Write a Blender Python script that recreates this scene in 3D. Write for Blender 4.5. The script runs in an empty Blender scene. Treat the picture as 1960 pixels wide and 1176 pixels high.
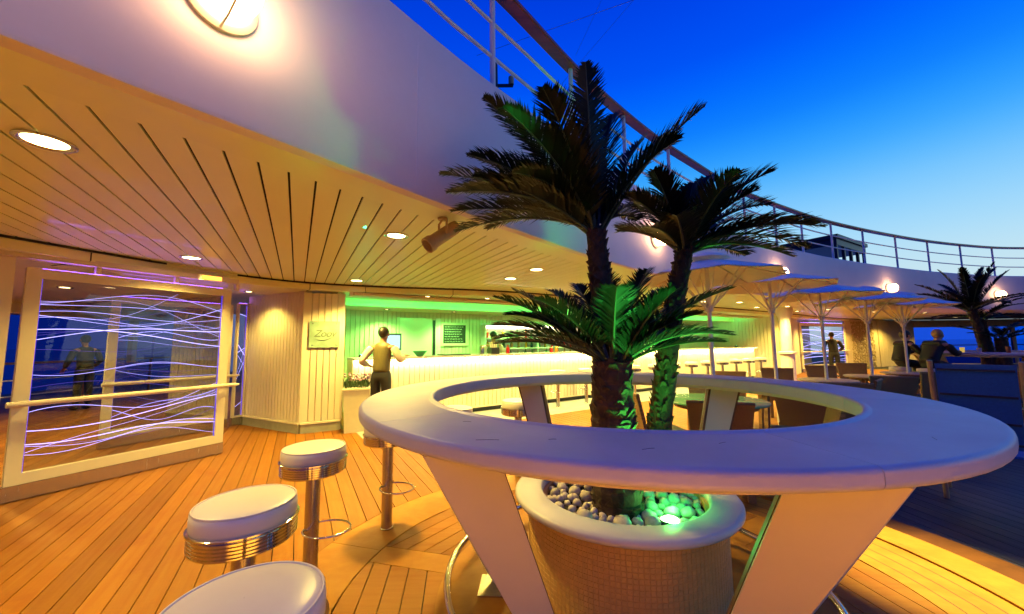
import bpy, bmesh, math, random
from mathutils import Vector, Matrix
random.seed(7)
PI = math.pi
sc = bpy.context.scene
col = sc.collection

# ------------------------------------------------------------------ camera
HC = 1.42
pitch, roll = 0.0951, 0.0105
Rp = Matrix(((1, 0, 0), (0, math.cos(pitch), -math.sin(pitch)), (0, math.sin(pitch), math.cos(pitch))))
Rr = Matrix(((math.cos(roll), 0, math.sin(roll)), (0, 1, 0), (-math.sin(roll), 0, math.cos(roll))))
Mc = Rp @ Rr
cd = bpy.data.cameras.new('camera'); cam = bpy.data.objects.new('camera', cd); col.objects.link(cam)
rx, fy, uz = Mc.col[0], Mc.col[1], Mc.col[2]
m4 = Matrix.Identity(4)
for i in range(3):
    m4[i][0], m4[i][1], m4[i][2] = rx[i], uz[i], -fy[i]
m4[2][3] = HC
cam.matrix_world = m4
cd.lens = 36 * 724.37 / 1960
cd.sensor_width = 36
cd.clip_start = 0.05; cd.clip_end = 30000
sc.camera = cam

# ------------------------------------------------------------------ dusk sky
w = bpy.data.worlds.new('World'); sc.world = w; w.use_nodes = True
nt = w.node_tree; nt.nodes.clear()
N = nt.nodes.new; L = nt.links.new
out = N('ShaderNodeOutputWorld'); bg = N('ShaderNodeBackground'); tc = N('ShaderNodeTexCoord')
sep = N('ShaderNodeSeparateXYZ'); L(tc.outputs['Generated'], sep.inputs[0])
asn = N('ShaderNodeMath'); asn.operation = 'ARCSINE'; L(sep.outputs[2], asn.inputs[0])
el = N('ShaderNodeMath'); el.operation = 'DIVIDE'; L(asn.outputs[0], el.inputs[0]); el.inputs[1].default_value = PI / 2

def ramp(stops):
    r = N('ShaderNodeValToRGB'); r.color_ramp.interpolation = 'B_SPLINE'
    e = r.color_ramp.elements
    while len(e) < len(stops): e.new(0.5)
    for k, (p, c) in enumerate(stops):
        e[k].position = p; e[k].color = (*c, 1)
    L(el.outputs[0], r.inputs[0]); return r
sunny = ramp([(0, (.66, .78, .80)), (.08, (.58, .79, .88)), (.13, (.40, .73, .97)), (.19, (.17, .56, 1.0)), (.24, (.03, .39, 1.0)), (.30, (.0, .21, 1.0)), (.39, (.0, .075, 1.0)), (.58, (.0, .022, .55)), (1, (.0, .008, .26))])
dusky = ramp([(0, (.001, .012, .18)), (.10, (.001, .016, .24)), (.2, (.001, .025, .34)), (.30, (.0, .045, .60)), (.42, (.0, .055, .78)), (.62, (.0, .025, .46)), (1, (.0, .010, .26))])
hz = N('ShaderNodeVectorMath'); hz.operation = 'MULTIPLY'; hz.inputs[1].default_value = (1, 1, 0); L(tc.outputs['Generated'], hz.inputs[0])
nz = N('ShaderNodeVectorMath'); nz.operation = 'NORMALIZE'; L(hz.outputs[0], nz.inputs[0])
dt = N('ShaderNodeVectorMath'); dt.operation = 'DOT_PRODUCT'; dt.inputs[1].default_value = (.86, .51, 0); L(nz.outputs[0], dt.inputs[0])
mr = N('ShaderNodeMapRange'); mr.interpolation_type = 'SMOOTHSTEP'; L(dt.outputs['Value'], mr.inputs[0])
mr.inputs[1].default_value = -.35; mr.inputs[2].default_value = .62
mix = N('ShaderNodeMix'); mix.data_type = 'RGBA'; L(mr.outputs[0], mix.inputs[0]); L(dusky.outputs[0], mix.inputs[6]); L(sunny.outputs[0], mix.inputs[7])
L(mix.outputs[2], bg.inputs[0]); bg.inputs[1].default_value = 1.0
L(bg.outputs[0], out.inputs[0])

sc.view_settings.view_transform = 'Standard'; sc.view_settings.look = 'None'
sc.view_settings.exposure = 0.0; sc.view_settings.gamma = 1.0
sc.cycles.use_denoising = True
sc.cycles.max_bounces = 7; sc.cycles.diffuse_bounces = 4; sc.cycles.glossy_bounces = 3
sc.cycles.transparent_max_bounces = 12; sc.cycles.transmission_bounces = 4
sc.cycles.sample_clamp_indirect = 4.0; sc.cycles.sample_clamp_direct = 0
sc.cycles.caustics_reflective = False; sc.cycles.caustics_refractive = False
WARM = (1.0, .70, .14)

# ------------------------------------------------------------------ materials
MATS = {}
def mat(name, color, rough=.5, metal=0.0, spec=.5, noise=0.0, nscale=(8, 8, 8), bump=0.0, bscale=60, emit=None, estr=0.0, rnd=0.0, coat=0.0, trans=0.0, dark=None, stain=None):
    if name in MATS: return MATS[name]
    m = bpy.data.materials.new(name); m.use_nodes = True; MATS[name] = m
    t = m.node_tree; b = t.nodes['Principled BSDF']
    b.inputs['Base Color'].default_value = (*color, 1); b.inputs['Roughness'].default_value = rough
    b.inputs['Metallic'].default_value = metal; b.inputs['Specular IOR Level'].default_value = spec
    b.inputs['Coat Weight'].default_value = coat
    b.inputs['Transmission Weight'].default_value = trans
    if emit:
        b.inputs['Emission Color'].default_value = (*emit, 1); b.inputs['Emission Strength'].default_value = estr
    tcn = t.nodes.new('ShaderNodeTexCoord')
    if noise or rnd:
        mp = t.nodes.new('ShaderNodeMapping'); mp.inputs['Scale'].default_value = nscale
        t.links.new(tcn.outputs['Object'], mp.inputs[0])
        oi = t.nodes.new('ShaderNodeObjectInfo')
        cmb = t.nodes.new('ShaderNodeCombineXYZ')
        mul = t.nodes.new('ShaderNodeMath'); mul.operation = 'MULTIPLY'; mul.inputs[1].default_value = 57.0
        t.links.new(oi.outputs['Random'], mul.inputs[0]); t.links.new(mul.outputs[0], cmb.inputs[0]); t.links.new(mul.outputs[0], cmb.inputs[1])
        t.links.new(cmb.outputs[0], mp.inputs['Location'])
        nz = t.nodes.new('ShaderNodeTexNoise'); nz.inputs['Scale'].default_value = 1.0; nz.inputs['Detail'].default_value = 6; nz.inputs['Roughness'].default_value = .62
        t.links.new(mp.outputs[0], nz.inputs[0])
        rp = t.nodes.new('ShaderNodeMapRange'); rp.inputs[1].default_value = .3; rp.inputs[2].default_value = .72
        t.links.new(nz.outputs[0], rp.inputs[0])
        mx = t.nodes.new('ShaderNodeMix'); mx.data_type = 'RGBA'
        dk = dark if dark else tuple(c * (1 - noise) for c in color)
        mx.inputs[6].default_value = (*dk, 1); mx.inputs[7].default_value = (*color, 1)
        t.links.new(rp.outputs[0], mx.inputs[0])
        hs = t.nodes.new('ShaderNodeHueSaturation')
        r2 = t.nodes.new('ShaderNodeMapRange'); r2.inputs[3].default_value = 1 - rnd; r2.inputs[4].default_value = 1 + rnd
        t.links.new(oi.outputs['Random'], r2.inputs[0]); t.links.new(r2.outputs[0], hs.inputs['Value'])
        t.links.new(mx.outputs[2], hs.inputs['Color']); t.links.new(hs.outputs[0], b.inputs['Base Color'])
        if stain:
            geo = t.nodes.new('ShaderNodeNewGeometry'); sn = t.nodes.new('ShaderNodeTexNoise'); sn.inputs['Scale'].default_value = 2.3; sn.inputs['Detail'].default_value = 5; sn.inputs['Roughness'].default_value = .65; sn.inputs['Distortion'].default_value = .6
            t.links.new(geo.outputs['Position'], sn.inputs[0])
            sr_ = t.nodes.new('ShaderNodeMapRange'); sr_.inputs[1].default_value = .50; sr_.inputs[2].default_value = .74; sr_.inputs[4].default_value = .75
            t.links.new(sn.outputs[0], sr_.inputs[0])
            sx = t.nodes.new('ShaderNodeMix'); sx.data_type = 'RGBA'; sx.inputs[7].default_value = (*stain, 1)
            t.links.new(sr_.outputs[0], sx.inputs[0]); t.links.new(hs.outputs[0], sx.inputs[6]); t.links.new(sx.outputs[2], b.inputs['Base Color'])
        r3 = t.nodes.new('ShaderNodeMapRange'); r3.inputs[3].default_value = min(1, rough + .12); r3.inputs[4].default_value = max(0, rough - .08)
        t.links.new(nz.outputs[0], r3.inputs[0]); t.links.new(r3.outputs[0], b.inputs['Roughness'])
    if bump:
        n2 = t.nodes.new('ShaderNodeTexNoise'); n2.inputs['Scale'].default_value = bscale; n2.inputs['Detail'].default_value = 3
        t.links.new(tcn.outputs['Object'], n2.inputs[0])
        bp = t.nodes.new('ShaderNodeBump'); bp.inputs['Strength'].default_value = bump; bp.inputs['Distance'].default_value = .01
        t.links.new(n2.outputs[0], bp.inputs['Height']); t.links.new(bp.outputs[0], b.inputs['Normal'])
    return m

def weave(name, c1, c2, scale=70):
    m = bpy.data.materials.new(name); m.use_nodes = True; MATS[name] = m
    t = m.node_tree; b = t.nodes['Principled BSDF']; b.inputs['Roughness'].default_value = .6
    tcn = t.nodes.new('ShaderNodeTexCoord')
    ck = t.nodes.new('ShaderNodeTexBrick'); ck.inputs['Scale'].default_value = scale
    ck.inputs['Color1'].default_value = (*c1, 1); ck.inputs['Color2'].default_value = (*c2, 1); ck.inputs['Mortar'].default_value = (*[c * .3 for c in c2], 1)
    ck.inputs['Mortar Size'].default_value = .06
    mp = t.nodes.new('ShaderNodeMapping'); mp.inputs['Rotation'].default_value = (PI / 2, 0, 0)
    t.links.new(tcn.outputs['Object'], mp.inputs[0]); t.links.new(mp.outputs[0], ck.inputs[0]); t.links.new(ck.outputs[0], b.inputs['Base Color'])
    bp = t.nodes.new('ShaderNodeBump'); bp.inputs['Strength'].default_value = .5; bp.inputs['Distance'].default_value = .004; bp.invert = True
    t.links.new(ck.outputs['Fac'], bp.inputs['Height']); t.links.new(bp.outputs[0], b.inputs['Normal'])
    return m

def glass(name, tint, gloss=.9):
    m = bpy.data.materials.new(name); m.use_nodes = True; MATS[name] = m
    t = m.node_tree; t.nodes.clear()
    o = t.nodes.new('ShaderNodeOutputMaterial'); tr = t.nodes.new('ShaderNodeBsdfTransparent'); tr.inputs[0].default_value = (*tint, 1)
    g = t.nodes.new('ShaderNodeBsdfGlossy'); g.inputs['Roughness'].default_value = .01; g.inputs['Color'].default_value = (gloss, gloss, gloss, 1)
    lw = t.nodes.new('ShaderNodeLayerWeight'); pw_ = t.nodes.new('ShaderNodeMath'); pw_.operation = 'POWER'; pw_.inputs[1].default_value = 5.0
    f = t.nodes.new('ShaderNodeMath'); f.operation = 'MULTIPLY_ADD'; f.inputs[1].default_value = .9; f.inputs[2].default_value = .04
    t.links.new(lw.outputs['Facing'], pw_.inputs[0]); t.links.new(pw_.outputs[0], f.inputs[0])
    mx = t.nodes.new('ShaderNodeMixShader'); t.links.new(f.outputs[0], mx.inputs[0]); t.links.new(tr.outputs[0], mx.inputs[1]); t.links.new(g.outputs[0], mx.inputs[2])
    t.links.new(mx.outputs[0], o.inputs[0]); return m

def emission(name, color, strength):
    m = bpy.data.materials.new(name); m.use_nodes = True; MATS[name] = m
    t = m.node_tree; t.nodes.clear()
    o = t.nodes.new('ShaderNodeOutputMaterial'); e = t.nodes.new('ShaderNodeEmission'); e.inputs[0].default_value = (*color, 1); e.inputs[1].default_value = strength
    t.links.new(e.outputs[0], o.inputs[0]); return m

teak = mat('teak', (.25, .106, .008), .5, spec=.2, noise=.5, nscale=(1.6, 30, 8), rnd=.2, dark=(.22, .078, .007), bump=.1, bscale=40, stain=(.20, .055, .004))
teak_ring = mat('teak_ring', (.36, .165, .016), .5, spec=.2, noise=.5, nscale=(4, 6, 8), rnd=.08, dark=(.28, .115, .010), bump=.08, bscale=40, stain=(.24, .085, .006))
teak_dusk = mat('teak_dusk', (.055, .05, .055), .5, noise=.5, nscale=(1.6, 30, 8), rnd=.2)
shaded_step_wood = mat('shaded_step_wood', (.13, .045, .005), .5, noise=.4, nscale=(4, 6, 8), spec=.2)  # shadow beyond the nosing is put into this darker wood colour
caulk = mat('caulk', (.012, .010, .008), .7)
handrail_wood = mat('handrail_wood', (.36, .10, .022), .35, noise=.4, nscale=(3, 20, 20), coat=.3)
paint = mat('white_paint', (.82, .73, .78), .5, spec=.3, bump=.10, bscale=16, noise=.06, nscale=(2, 2, 2))
ceil_paint = mat('ceiling_paint', (.90, .90, .50), .33, spec=.9, coat=.12, bump=.02, bscale=4, rnd=.03, noise=.03, nscale=(2, 2, 2))
cream = mat('cream_panel', (.74, .68, .50), .5, noise=.08, nscale=(3, 3, 1), bump=.03)
board_cream = mat('board_cream', (.74, .68, .52), .45, noise=.07, nscale=(5, 5, 1), rnd=.03)
beige_wall = mat('beige_wall', (.62, .50, .30), .5, noise=.1)
frame_cream = mat('frame_cream', (.72, .66, .50), .38, noise=.05)
black = mat('black_gap', (.008, .007, .006), .8)
steel = mat('brushed_steel', (.62, .60, .56), .22, metal=1, noise=.15, nscale=(30, 30, 2))
chrome = mat('chrome', (.8, .79, .77), .09, metal=1)
vinyl = mat('white_vinyl', (.78, .74, .66), .33, bump=.05, bscale=14, noise=.04)
counter = mat('counter_resin', (.57, .57, .64), .38, spec=.3, noise=.14, nscale=(3.2, 3.2, 3.2), bump=.02, bscale=9, stain=(.47, .46, .53))
legpanel = mat('leg_panel', (.70, .65, .56), .4, noise=.06, nscale=(3, 3, 3))
legcore = mat('leg_core', (.16, .075, .03), .5, noise=.4, nscale=(20, 20, 3))
grout = mat('grout', (.68, .40, .12), .8)
tile = mat('mosaic', (.80, .47, .13), .35, noise=.22, nscale=(38, 38, 38))
stone_lip = mat('stone_lip', (.72, .69, .64), .4, noise=.05)
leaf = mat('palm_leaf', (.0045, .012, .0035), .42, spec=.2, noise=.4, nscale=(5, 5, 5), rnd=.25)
rachis = mat('rachis', (.03, .05, .015), .45)
bark = mat('palm_bark', (.075, .038, .018), .8, noise=.75, nscale=(22, 22, 14), bump=.5, bscale=60)
pebble_m = mat('pebble', (.80, .72, .56), .5, noise=.35, nscale=(2, 2, 2), rnd=.3)
soil = mat('soil', (.03, .022, .015), .9)
wicker = weave('wicker_brown', (.42, .24, .09), (.30, .16, .06))
wicker_olive = weave('wicker_olive', (.50, .42, .13), (.36, .30, .09))
cushion = mat('teal_cushion', (.035, .06, .065), .7, bump=.1)
blue_fab = mat('blue_fabric', (.002, .11, .52), .7, noise=.2, nscale=(60, 60, 60))
blue_dark = mat('blue_stripe', (.006, .02, .06), .7)
canvas = mat('parasol_canvas', (.90, .88, .80), .75, noise=.06)
alu = mat('white_metal', (.82, .78, .70), .35)
green_top = mat('green_table_top', (.08, .36, .20), .22, noise=.15)
grey_top = mat('grey_table_top', (.42, .40, .33), .3, noise=.15)
pot = mat('planter_box', (.62, .57, .40), .5, noise=.1)
flower_m = mat('flower_pink', (.42, .22, .30), .6)
herb = mat('flower_leaf', (.04, .09, .03), .6)
apron_m = mat('apron_tile', (.36, .40, .38), .35, noise=.25, nscale=(6, 6, 6))
plinth_m = mat('plinth_green', (.34, .36, .28), .5, noise=.2)
plinth_dark = mat('plinth_dark', (.03, .035, .03), .5, noise=.3)
chalk_m = mat('chalkboard', (.012, .014, .014), .6, noise=.2)
chalk_w = mat('chalk', (.6, .6, .55), .9)
gl_clear = glass('clear_glass', (.93, .95, .97))
gl_door = glass('door_glass', (.80, .82, .88), .9)
gl_blue = glass('blue_screen_glass', (.02, .30, .95), .5)
gl_sign = glass('sign_glass', (.62, .74, .60), .9)
lamp_hot = emission('downlight_glow', (1.0, .74, .30), 22)
lamp_wall = emission('wall_lamp_glow', (1, .54, .25), 28)
lamp_tiny = emission('far_lamp_glow', (1, .72, .34), 30)
led_bar = emission('bar_led', (1, .80, .34), 95)
led_shelf = emission('shelf_led', (1, .84, .5), 22)
led_green = emission('cove_green', (.03, 1.0, .16), 110)
led_cyan = emission('corner_cyan', (.0, .95, .40), 220)
line_glow = emission('purple_line', (.44, .38, 1.0), 3.0)
line_dim = emission('purple_line_dim', (.24, .15, .9), .75)
edge_glow = emission('purple_edge', (.10, .05, .9), 1.2)
led_violet = emission('violet_led', (.28, .10, 1.0), 22)
exit_glow = emission('amber_sign', (1, .42, .05), 3)
screen_glow = emission('screen_glow', (.55, .8, .85), 1.4)
green_glow = emission('uplight_glow', (.30, 1, .25), 60)
black_m = mat('black_lamp', (.02, .02, .02), .4)
wire_m = mat('wire_grey', (.10, .16, .30), .6)
fixture_tan = mat('fixture_tan', (.55, .38, .17), .5, noise=.3)
skin_m = mat('skin', (.36, .19, .11), .5); skin_pale = mat('skin_pale', (.55, .33, .22), .5)
hair_m = mat('hair_black', (.01, .008, .007), .5); hair_fair = mat('hair_fair', (.42, .24, .09), .55)
vest_m = mat('vest', (.15, .135, .05), .45, bump=.5, bscale=9, noise=.4, nscale=(9, 9, 4)); vest_g = mat('vest_green', (.14, .26, .16), .6)
shirt_m = mat('shirt', (.72, .70, .62), .7, bump=.3, bscale=18)
trouser_m = mat('trousers', (.010, .009, .010), .7); coat_m = mat('dark_coat', (.010, .010, .013), .7)
sea_m = mat('sea_water', (.004, .02, .06), .12, bump=.4, bscale=.8)

# ------------------------------------------------------------------ mesh helpers
def V(*a): return Vector(a)
def lerp(a, b, t): return a + (b - a) * t

class MB:
    def __init__(s): s.v = []; s.f = []
    def quad(s, *p):
        n = len(s.v); s.v += [Vector(q) for q in p]; s.f.append(tuple(range(n, n + len(p)))); return s
    def hexa(s, b, t):          # 4 bottom points ccw, 4 top points
        n = len(s.v); s.v += [Vector(q) for q in b] + [Vector(q) for q in t]
        s.f += [(n + 3, n + 2, n + 1, n), (n + 4, n + 5, n + 6, n + 7)]
        for i in range(4):
            j = (i + 1) % 4; s.f.append((n + i, n + j, n + 4 + j, n + 4 + i))
        return s
    def box(s, c, d, M=None):
        c = Vector(c); x, y, z = d[0] / 2, d[1] / 2, d[2] / 2
        P = [V(-x, -y, -z), V(x, -y, -z), V(x, y, -z), V(-x, y, -z), V(-x, -y, z), V(x, -y, z), V(x, y, z), V(-x, y, z)]
        P = [c + ((M @ p) if M else p) for p in P]
        return s.hexa(P[:4], P[4:])
    def prism(s, poly, z0, z1):
        n = len(s.v); k = len(poly)
        s.v += [V(p[0], p[1], z0) for p in poly] + [V(p[0], p[1], z1) for p in poly]
        s.f.append(tuple(range(n + k - 1, n - 1, -1))); s.f.append(tuple(range(n + k, n + 2 * k)))
        for i in range(k):
            j = (i + 1) % k; s.f.append((n + i, n + j, n + k + j, n + k + i))
        return s
    def tube(s, path, r, seg=8, closed=False, cap=True):
        path = [Vector(p) for p in path]; k = len(path); n = len(s.v)
        rs = r if isinstance(r, (list, tuple)) else [r] * k
        up = None
        for i, p in enumerate(path):
            a = path[i - 1] if (i > 0 or closed) else path[i]; b = path[(i + 1) % k] if (i < k - 1 or closed) else path[i]
            t = (b - a).normalized()
            if up is None:
                up = V(0, 0, 1) if abs(t.z) < .9 else V(1, 0, 0)
            side = t.cross(up).normalized(); up2 = side.cross(t).normalized(); up = up2
            for q in range(seg):
                an = 2 * PI * q / seg; s.v.append(p + (side * math.cos(an) + up2 * math.sin(an)) * rs[i])
        for i in range(k if closed else k - 1):
            i2 = (i + 1) % k
            for q in range(seg):
                q2 = (q + 1) % seg; s.f.append((n + i * seg + q, n + i * seg + q2, n + i2 * seg + q2, n + i2 * seg + q))
        if cap and not closed:
            s.f.append(tuple(n + q for q in range(seg - 1, -1, -1))); s.f.append(tuple(n + (k - 1) * seg + q for q in range(seg)))
        return s
    def lathe(s, prof, seg=48, c=(0, 0, 0), a0=0.0, a1=2 * PI, closed_prof=False, capends=False):
        c = Vector(c); n = len(s.v); k = len(prof); full = abs(a1 - a0 - 2 * PI) < 1e-6
        st = seg if full else seg + 1
        for i in range(st):
            an = a0 + (a1 - a0) * i / seg
            for (r, z) in prof: s.v.append(c + V(r * math.cos(an), r * math.sin(an), z))
        kk = k if closed_prof else k - 1
        for i in range(seg):
            i2 = (i + 1) % st
            for q in range(kk):
                q2 = (q + 1) % k; s.f.append((n + i * k + q, n + i2 * k + q, n + i2 * k + q2, n + i * k + q2))
        if capends and not full:
            s.f.append(tuple(n + q for q in range(k))); s.f.append(tuple(n + seg * k + q for q in range(k - 1, -1, -1)))
        return s
    def sweep(s, rings, closed_prof=False):
        n = len(s.v); k = len(rings[0])
        for r in rings: s.v += [Vector(p) for p in r]
        for i in range(len(rings) - 1):
            for q in range(k if closed_prof else k - 1):
                q2 = (q + 1) % k; s.f.append((n + i * k + q, n + (i + 1) * k + q, n + (i + 1) * k + q2, n + i * k + q2))
        if closed_prof:
            s.f.append(tuple(n + q for q in range(k))); e = n + (len(rings) - 1) * k; s.f.append(tuple(e + q for q in range(k - 1, -1, -1)))
        return s
    def blob(s, c, r, seg=12, rings=8, M=None):
        c = Vector(c); n = len(s.v)
        for i in range(1, rings):
            ph = PI * i / rings
            for q in range(seg):
                an = 2 * PI * q / seg; p = V(r[0] * math.sin(ph) * math.cos(an), r[1] * math.sin(ph) * math.sin(an), r[2] * math.cos(ph))
                s.v.append(c + ((M @ p) if M else p))
        t = len(s.v); p = V(0, 0, r[2]); s.v += [c + ((M @ p) if M else p), c - ((M @ p) if M else p)]
        for i in range(rings - 2):
            for q in range(seg):
                q2 = (q + 1) % seg; s.f.append((n + i * seg + q, n + (i + 1) * seg + q, n + (i + 1) * seg + q2, n + i * seg + q2))
        for q in range(seg):
            q2 = (q + 1) % seg; s.f.append((t, n + q, n + q2)); b = n + (rings - 2) * seg; s.f.append((t + 1, b + q2, b + q))
        return s
    def mesh(s, name, m, smooth=None):
        me = bpy.data.meshes.new(name); me.from_pydata([tuple(p) for p in s.v], [], s.f); me.materials.append(m)
        bm = bmesh.new(); bm.from_mesh(me); bmesh.ops.recalc_face_normals(bm, faces=bm.faces); bm.to_mesh(me); bm.free()
        if smooth:
            me.polygons.foreach_set('use_smooth', [True] * len(me.polygons)); me.set_sharp_from_angle(angle=math.radians(smooth))
        me.update(); return me
    def build(s, name, m, parent=None, smooth=None, loc=None, rz=0.0):
        o = bpy.data.objects.new(name, s.mesh(name, m, smooth)); col.objects.link(o); o.parent = parent
        if loc is not None: o.location = loc
        o.rotation_euler[2] = rz
        return o

def tag(o, label, cat, group=None):
    o['label'] = label; o['category'] = cat
    if group: o['group'] = group
    return o
def struct(o): o['kind'] = 'structure'; return o
def stuff(o): o['kind'] = 'stuff'; return o
def thing(name, label, cat, loc=(0, 0, 0), rz=0.0, group=None):
    o = bpy.data.objects.new(name, None); o.empty_display_size = .1; col.objects.link(o); o.location = loc; o.rotation_euler[2] = rz
    return tag(o, label, cat, group)
KIDS = {}
def copy_tree(o, parent=None):
    c = o.copy(); col.objects.link(c); c.parent = parent
    for ch in [x for x in bpy.data.objects if x.parent == o]: copy_tree(ch, c)
    return c
ORD = ['first', 'second', 'third', 'fourth', 'fifth', 'sixth', 'seventh', 'eighth', 'ninth', 'tenth', 'eleventh', 'twelfth', 'thirteenth', 'fourteenth', 'fifteenth', 'sixteenth', 'seventeenth', 'eighteenth', 'nineteenth', 'twentieth']

def catmull(P, step=.25):
    P = [V(*p) for p in P]; P = [P[0] * 2 - P[1]] + P + [P[-1] * 2 - P[-2]]; o = []
    for i in range(1, len(P) - 2):
        a, b, c, d = P[i - 1:i + 3]; k = max(2, int((c - b).length / step))
        for j in range(k):
            t = j / k; o.append(.5 * ((2 * b) + (c - a) * t + (2 * a - 5 * b + 4 * c - d) * t * t + (3 * b - a - 3 * c + d) * t ** 3))
    o.append(P[-2]); return o
def normals(c):
    r = []
    for i in range(len(c)):
        t = (c[min(i + 1, len(c) - 1)] - c[max(i - 1, 0)]).normalized(); r.append(V(-t.y, t.x))
    return r
def offset(c, d): return [p + n * d for p, n in zip(c, normals(c))]
def sweepz(curve, prof, closed=False):   # prof = (outward offset, z)
    ns = normals(curve)
    return MB().sweep([[(p.x + n.x * o, p.y + n.y * o, z) for (o, z) in prof] for p, n in zip(curve, ns)], closed)

# plan curves of the ship's amphitheatre-like terrace
F = catmull([(-4.3, -4.6), (-3.4, -2.4), (-2.65, -.7), (-2.1, .3), (-1.6, 1.09), (-1.01, 1.87), (-.38, 2.72), (.13, 3.32), (1.0, 4.35), (2.15, 5.5), (3.3, 6.5), (5.0, 7.85), (7.0, 9.1), (8.7, 10.05), (11.3, 11.25), (14.1, 12.35), (16.8, 13.15), (18.4, 13.4), (20.4, 13.4), (23, 12.9), (27, 11.2)])
P = catmull([(-6.3, -4.4), (-5.7, -1.5), (-5.15, 1.2), (-4.62, 3.3), (-4.37, 4.2), (-3.97, 5.35), (-3.28, 6.15), (-2.1, 6.72), (-.2, 7.4), (2.5, 9.15), (5.9, 11.3), (9.9, 14.0), (15.8, 18.2), (21.9, 21.0), (27, 21), (34, 19)])
U = V(math.cos(math.radians(119.5)), math.sin(math.radians(119.5))); NN = V(U.y, -U.x)
RZ = math.radians(119.5)
RC = V(.633, 2.321)      # centre of the round counter

def hits(curve, o):
    r = []
    for a, b in zip(curve, curve[1:]):
        da, db = a.dot(NN) - o, b.dot(NN) - o
        if da * db <= 0 and da != db:
            q = a + (b - a) * (da / (da - db)); r.append(q.dot(U))
    return r

def board_obj(name, o0, o1, t00, t01, t10, t11, zb, zt, m, parent):
    # board between lateral offsets o0<o1; edge o0 runs t00..t01, edge o1 runs t10..t11
    tm = (t00 + t10) / 2; om = (o0 + o1) / 2
    org = NN * om + U * tm
    def lp(o, t): return (t - tm, -(o - om))       # local x along U, local y = -NN
    a, b, c, d = lp(o0, t00), lp(o1, t10), lp(o1, t11), lp(o0, t01)
    mb = MB().prism([b, c, d, a], zb, zt)
    return mb.build(name, m, parent, None, (org.x, org.y, 0), RZ)

# ------------------------------------------------------------------ sea, deck, planks
sea = struct(MB().quad((-9000, -9000, -16), (9000, -9000, -16), (9000, 9000, -16), (-9000, 9000, -16)).build('sea', sea_m))
deck = struct(MB().prism([(-16, -8), (2.0, -8), (2.0, 1.0), (1.3, 4.25), (40, 26), (40, 40), (-16, 40)], -.3, -.018).build('main_deck', caulk))
lower = struct(MB().prism([(1.2, -8), (45, -8), (45, 27), (1.2, 4.3)], -.5, -.145).build('lower_deck', caulk))
PW = .128
Rb = 2.03
tcR, ocR = RC.dot(U), RC.dot(NN)
T0 = 1.75
def seg_disc(o):
    d = o - ocR
    return math.sqrt(Rb * Rb - d * d) if abs(d) < Rb else 0.0
k = -52
while True:
    o0 = -.864 + k * PW + .0032; o1 = o0 + PW - .0064; k += 1
    if o0 > 10.5: break
    tlo, thi = -6.0, 17.0
    if (o0 + o1) / 2 > ocR + Rb:
        board_obj('plank', o0, o1, T0, thi, T0, thi, -.014, 0, teak, deck)
    elif abs((o0 + o1) / 2 - ocR) < Rb:
        h0, h1 = seg_disc(o0), seg_disc(o1)
        board_obj('plank', o0, o1, tcR + h0 + .004, thi, tcR + h1 + .004, thi, -.014, 0, teak, deck)
        if (o0 + o1) / 2 < ocR:
            board_obj('plank', o0, o1, tlo, tcR - h0 - .004, tlo, tcR - h1 - .004, -.014, 0, teak, deck)
    else:
        board_obj('plank', o0, o1, tlo, thi, tlo, thi, -.014, 0, teak, deck)
# planks too far away to tell apart
far = MB(); o = o0
while o < 24:
    a, b, c, d = NN * o + U * -3, NN * (o + .25) + U * -3, NN * (o + .25) + U * 15, NN * o + U * 15
    far.prism([a, b, c, d], -.014, 0); o += .256
stuff(far.build('far_planks', teak, deck))
# planks of the lower deck by the counter, dusk darkness put into their colour
k = 0
while k < 46:
    x0 = 2.1 + k * .14
    mb = MB().prism([(0, 0), (9.5, 0), (9.5, .132), (0, .132)], -.141, -.13)
    mb.build('plank', teak_dusk, lower, None, (x0 + 1.2, -4.0, 0), PI / 2 + .1); k += 1
# round podium under the counter
pod = struct(MB().lathe([(Rb - .002, -.14), (Rb - .002, -.012), (.02, -.012)], 96, (RC.x, RC.y, 0)).build('counter_podium', caulk))
for i in range(10):
    a0 = i * 2 * PI / 10 + .35
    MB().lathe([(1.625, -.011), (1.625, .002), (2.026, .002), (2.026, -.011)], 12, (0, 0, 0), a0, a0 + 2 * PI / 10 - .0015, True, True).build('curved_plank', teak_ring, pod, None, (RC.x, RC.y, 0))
def clip(poly, nx, ny, d):   # keep nx*x+ny*y <= d
    r = []
    for i in range(len(poly)):
        p, q = poly[i], poly[(i + 1) % len(poly)]
        a, b = nx * p[0] + ny * p[1] - d, nx * q[0] + ny * q[1] - d
        if a <= 0: r.append(p)
        if a * b < 0: t = a / (a - b); r.append((p[0] + (q[0] - p[0]) * t, p[1] + (q[1] - p[1]) * t))
    return r
BA = math.radians(165.5)
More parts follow.
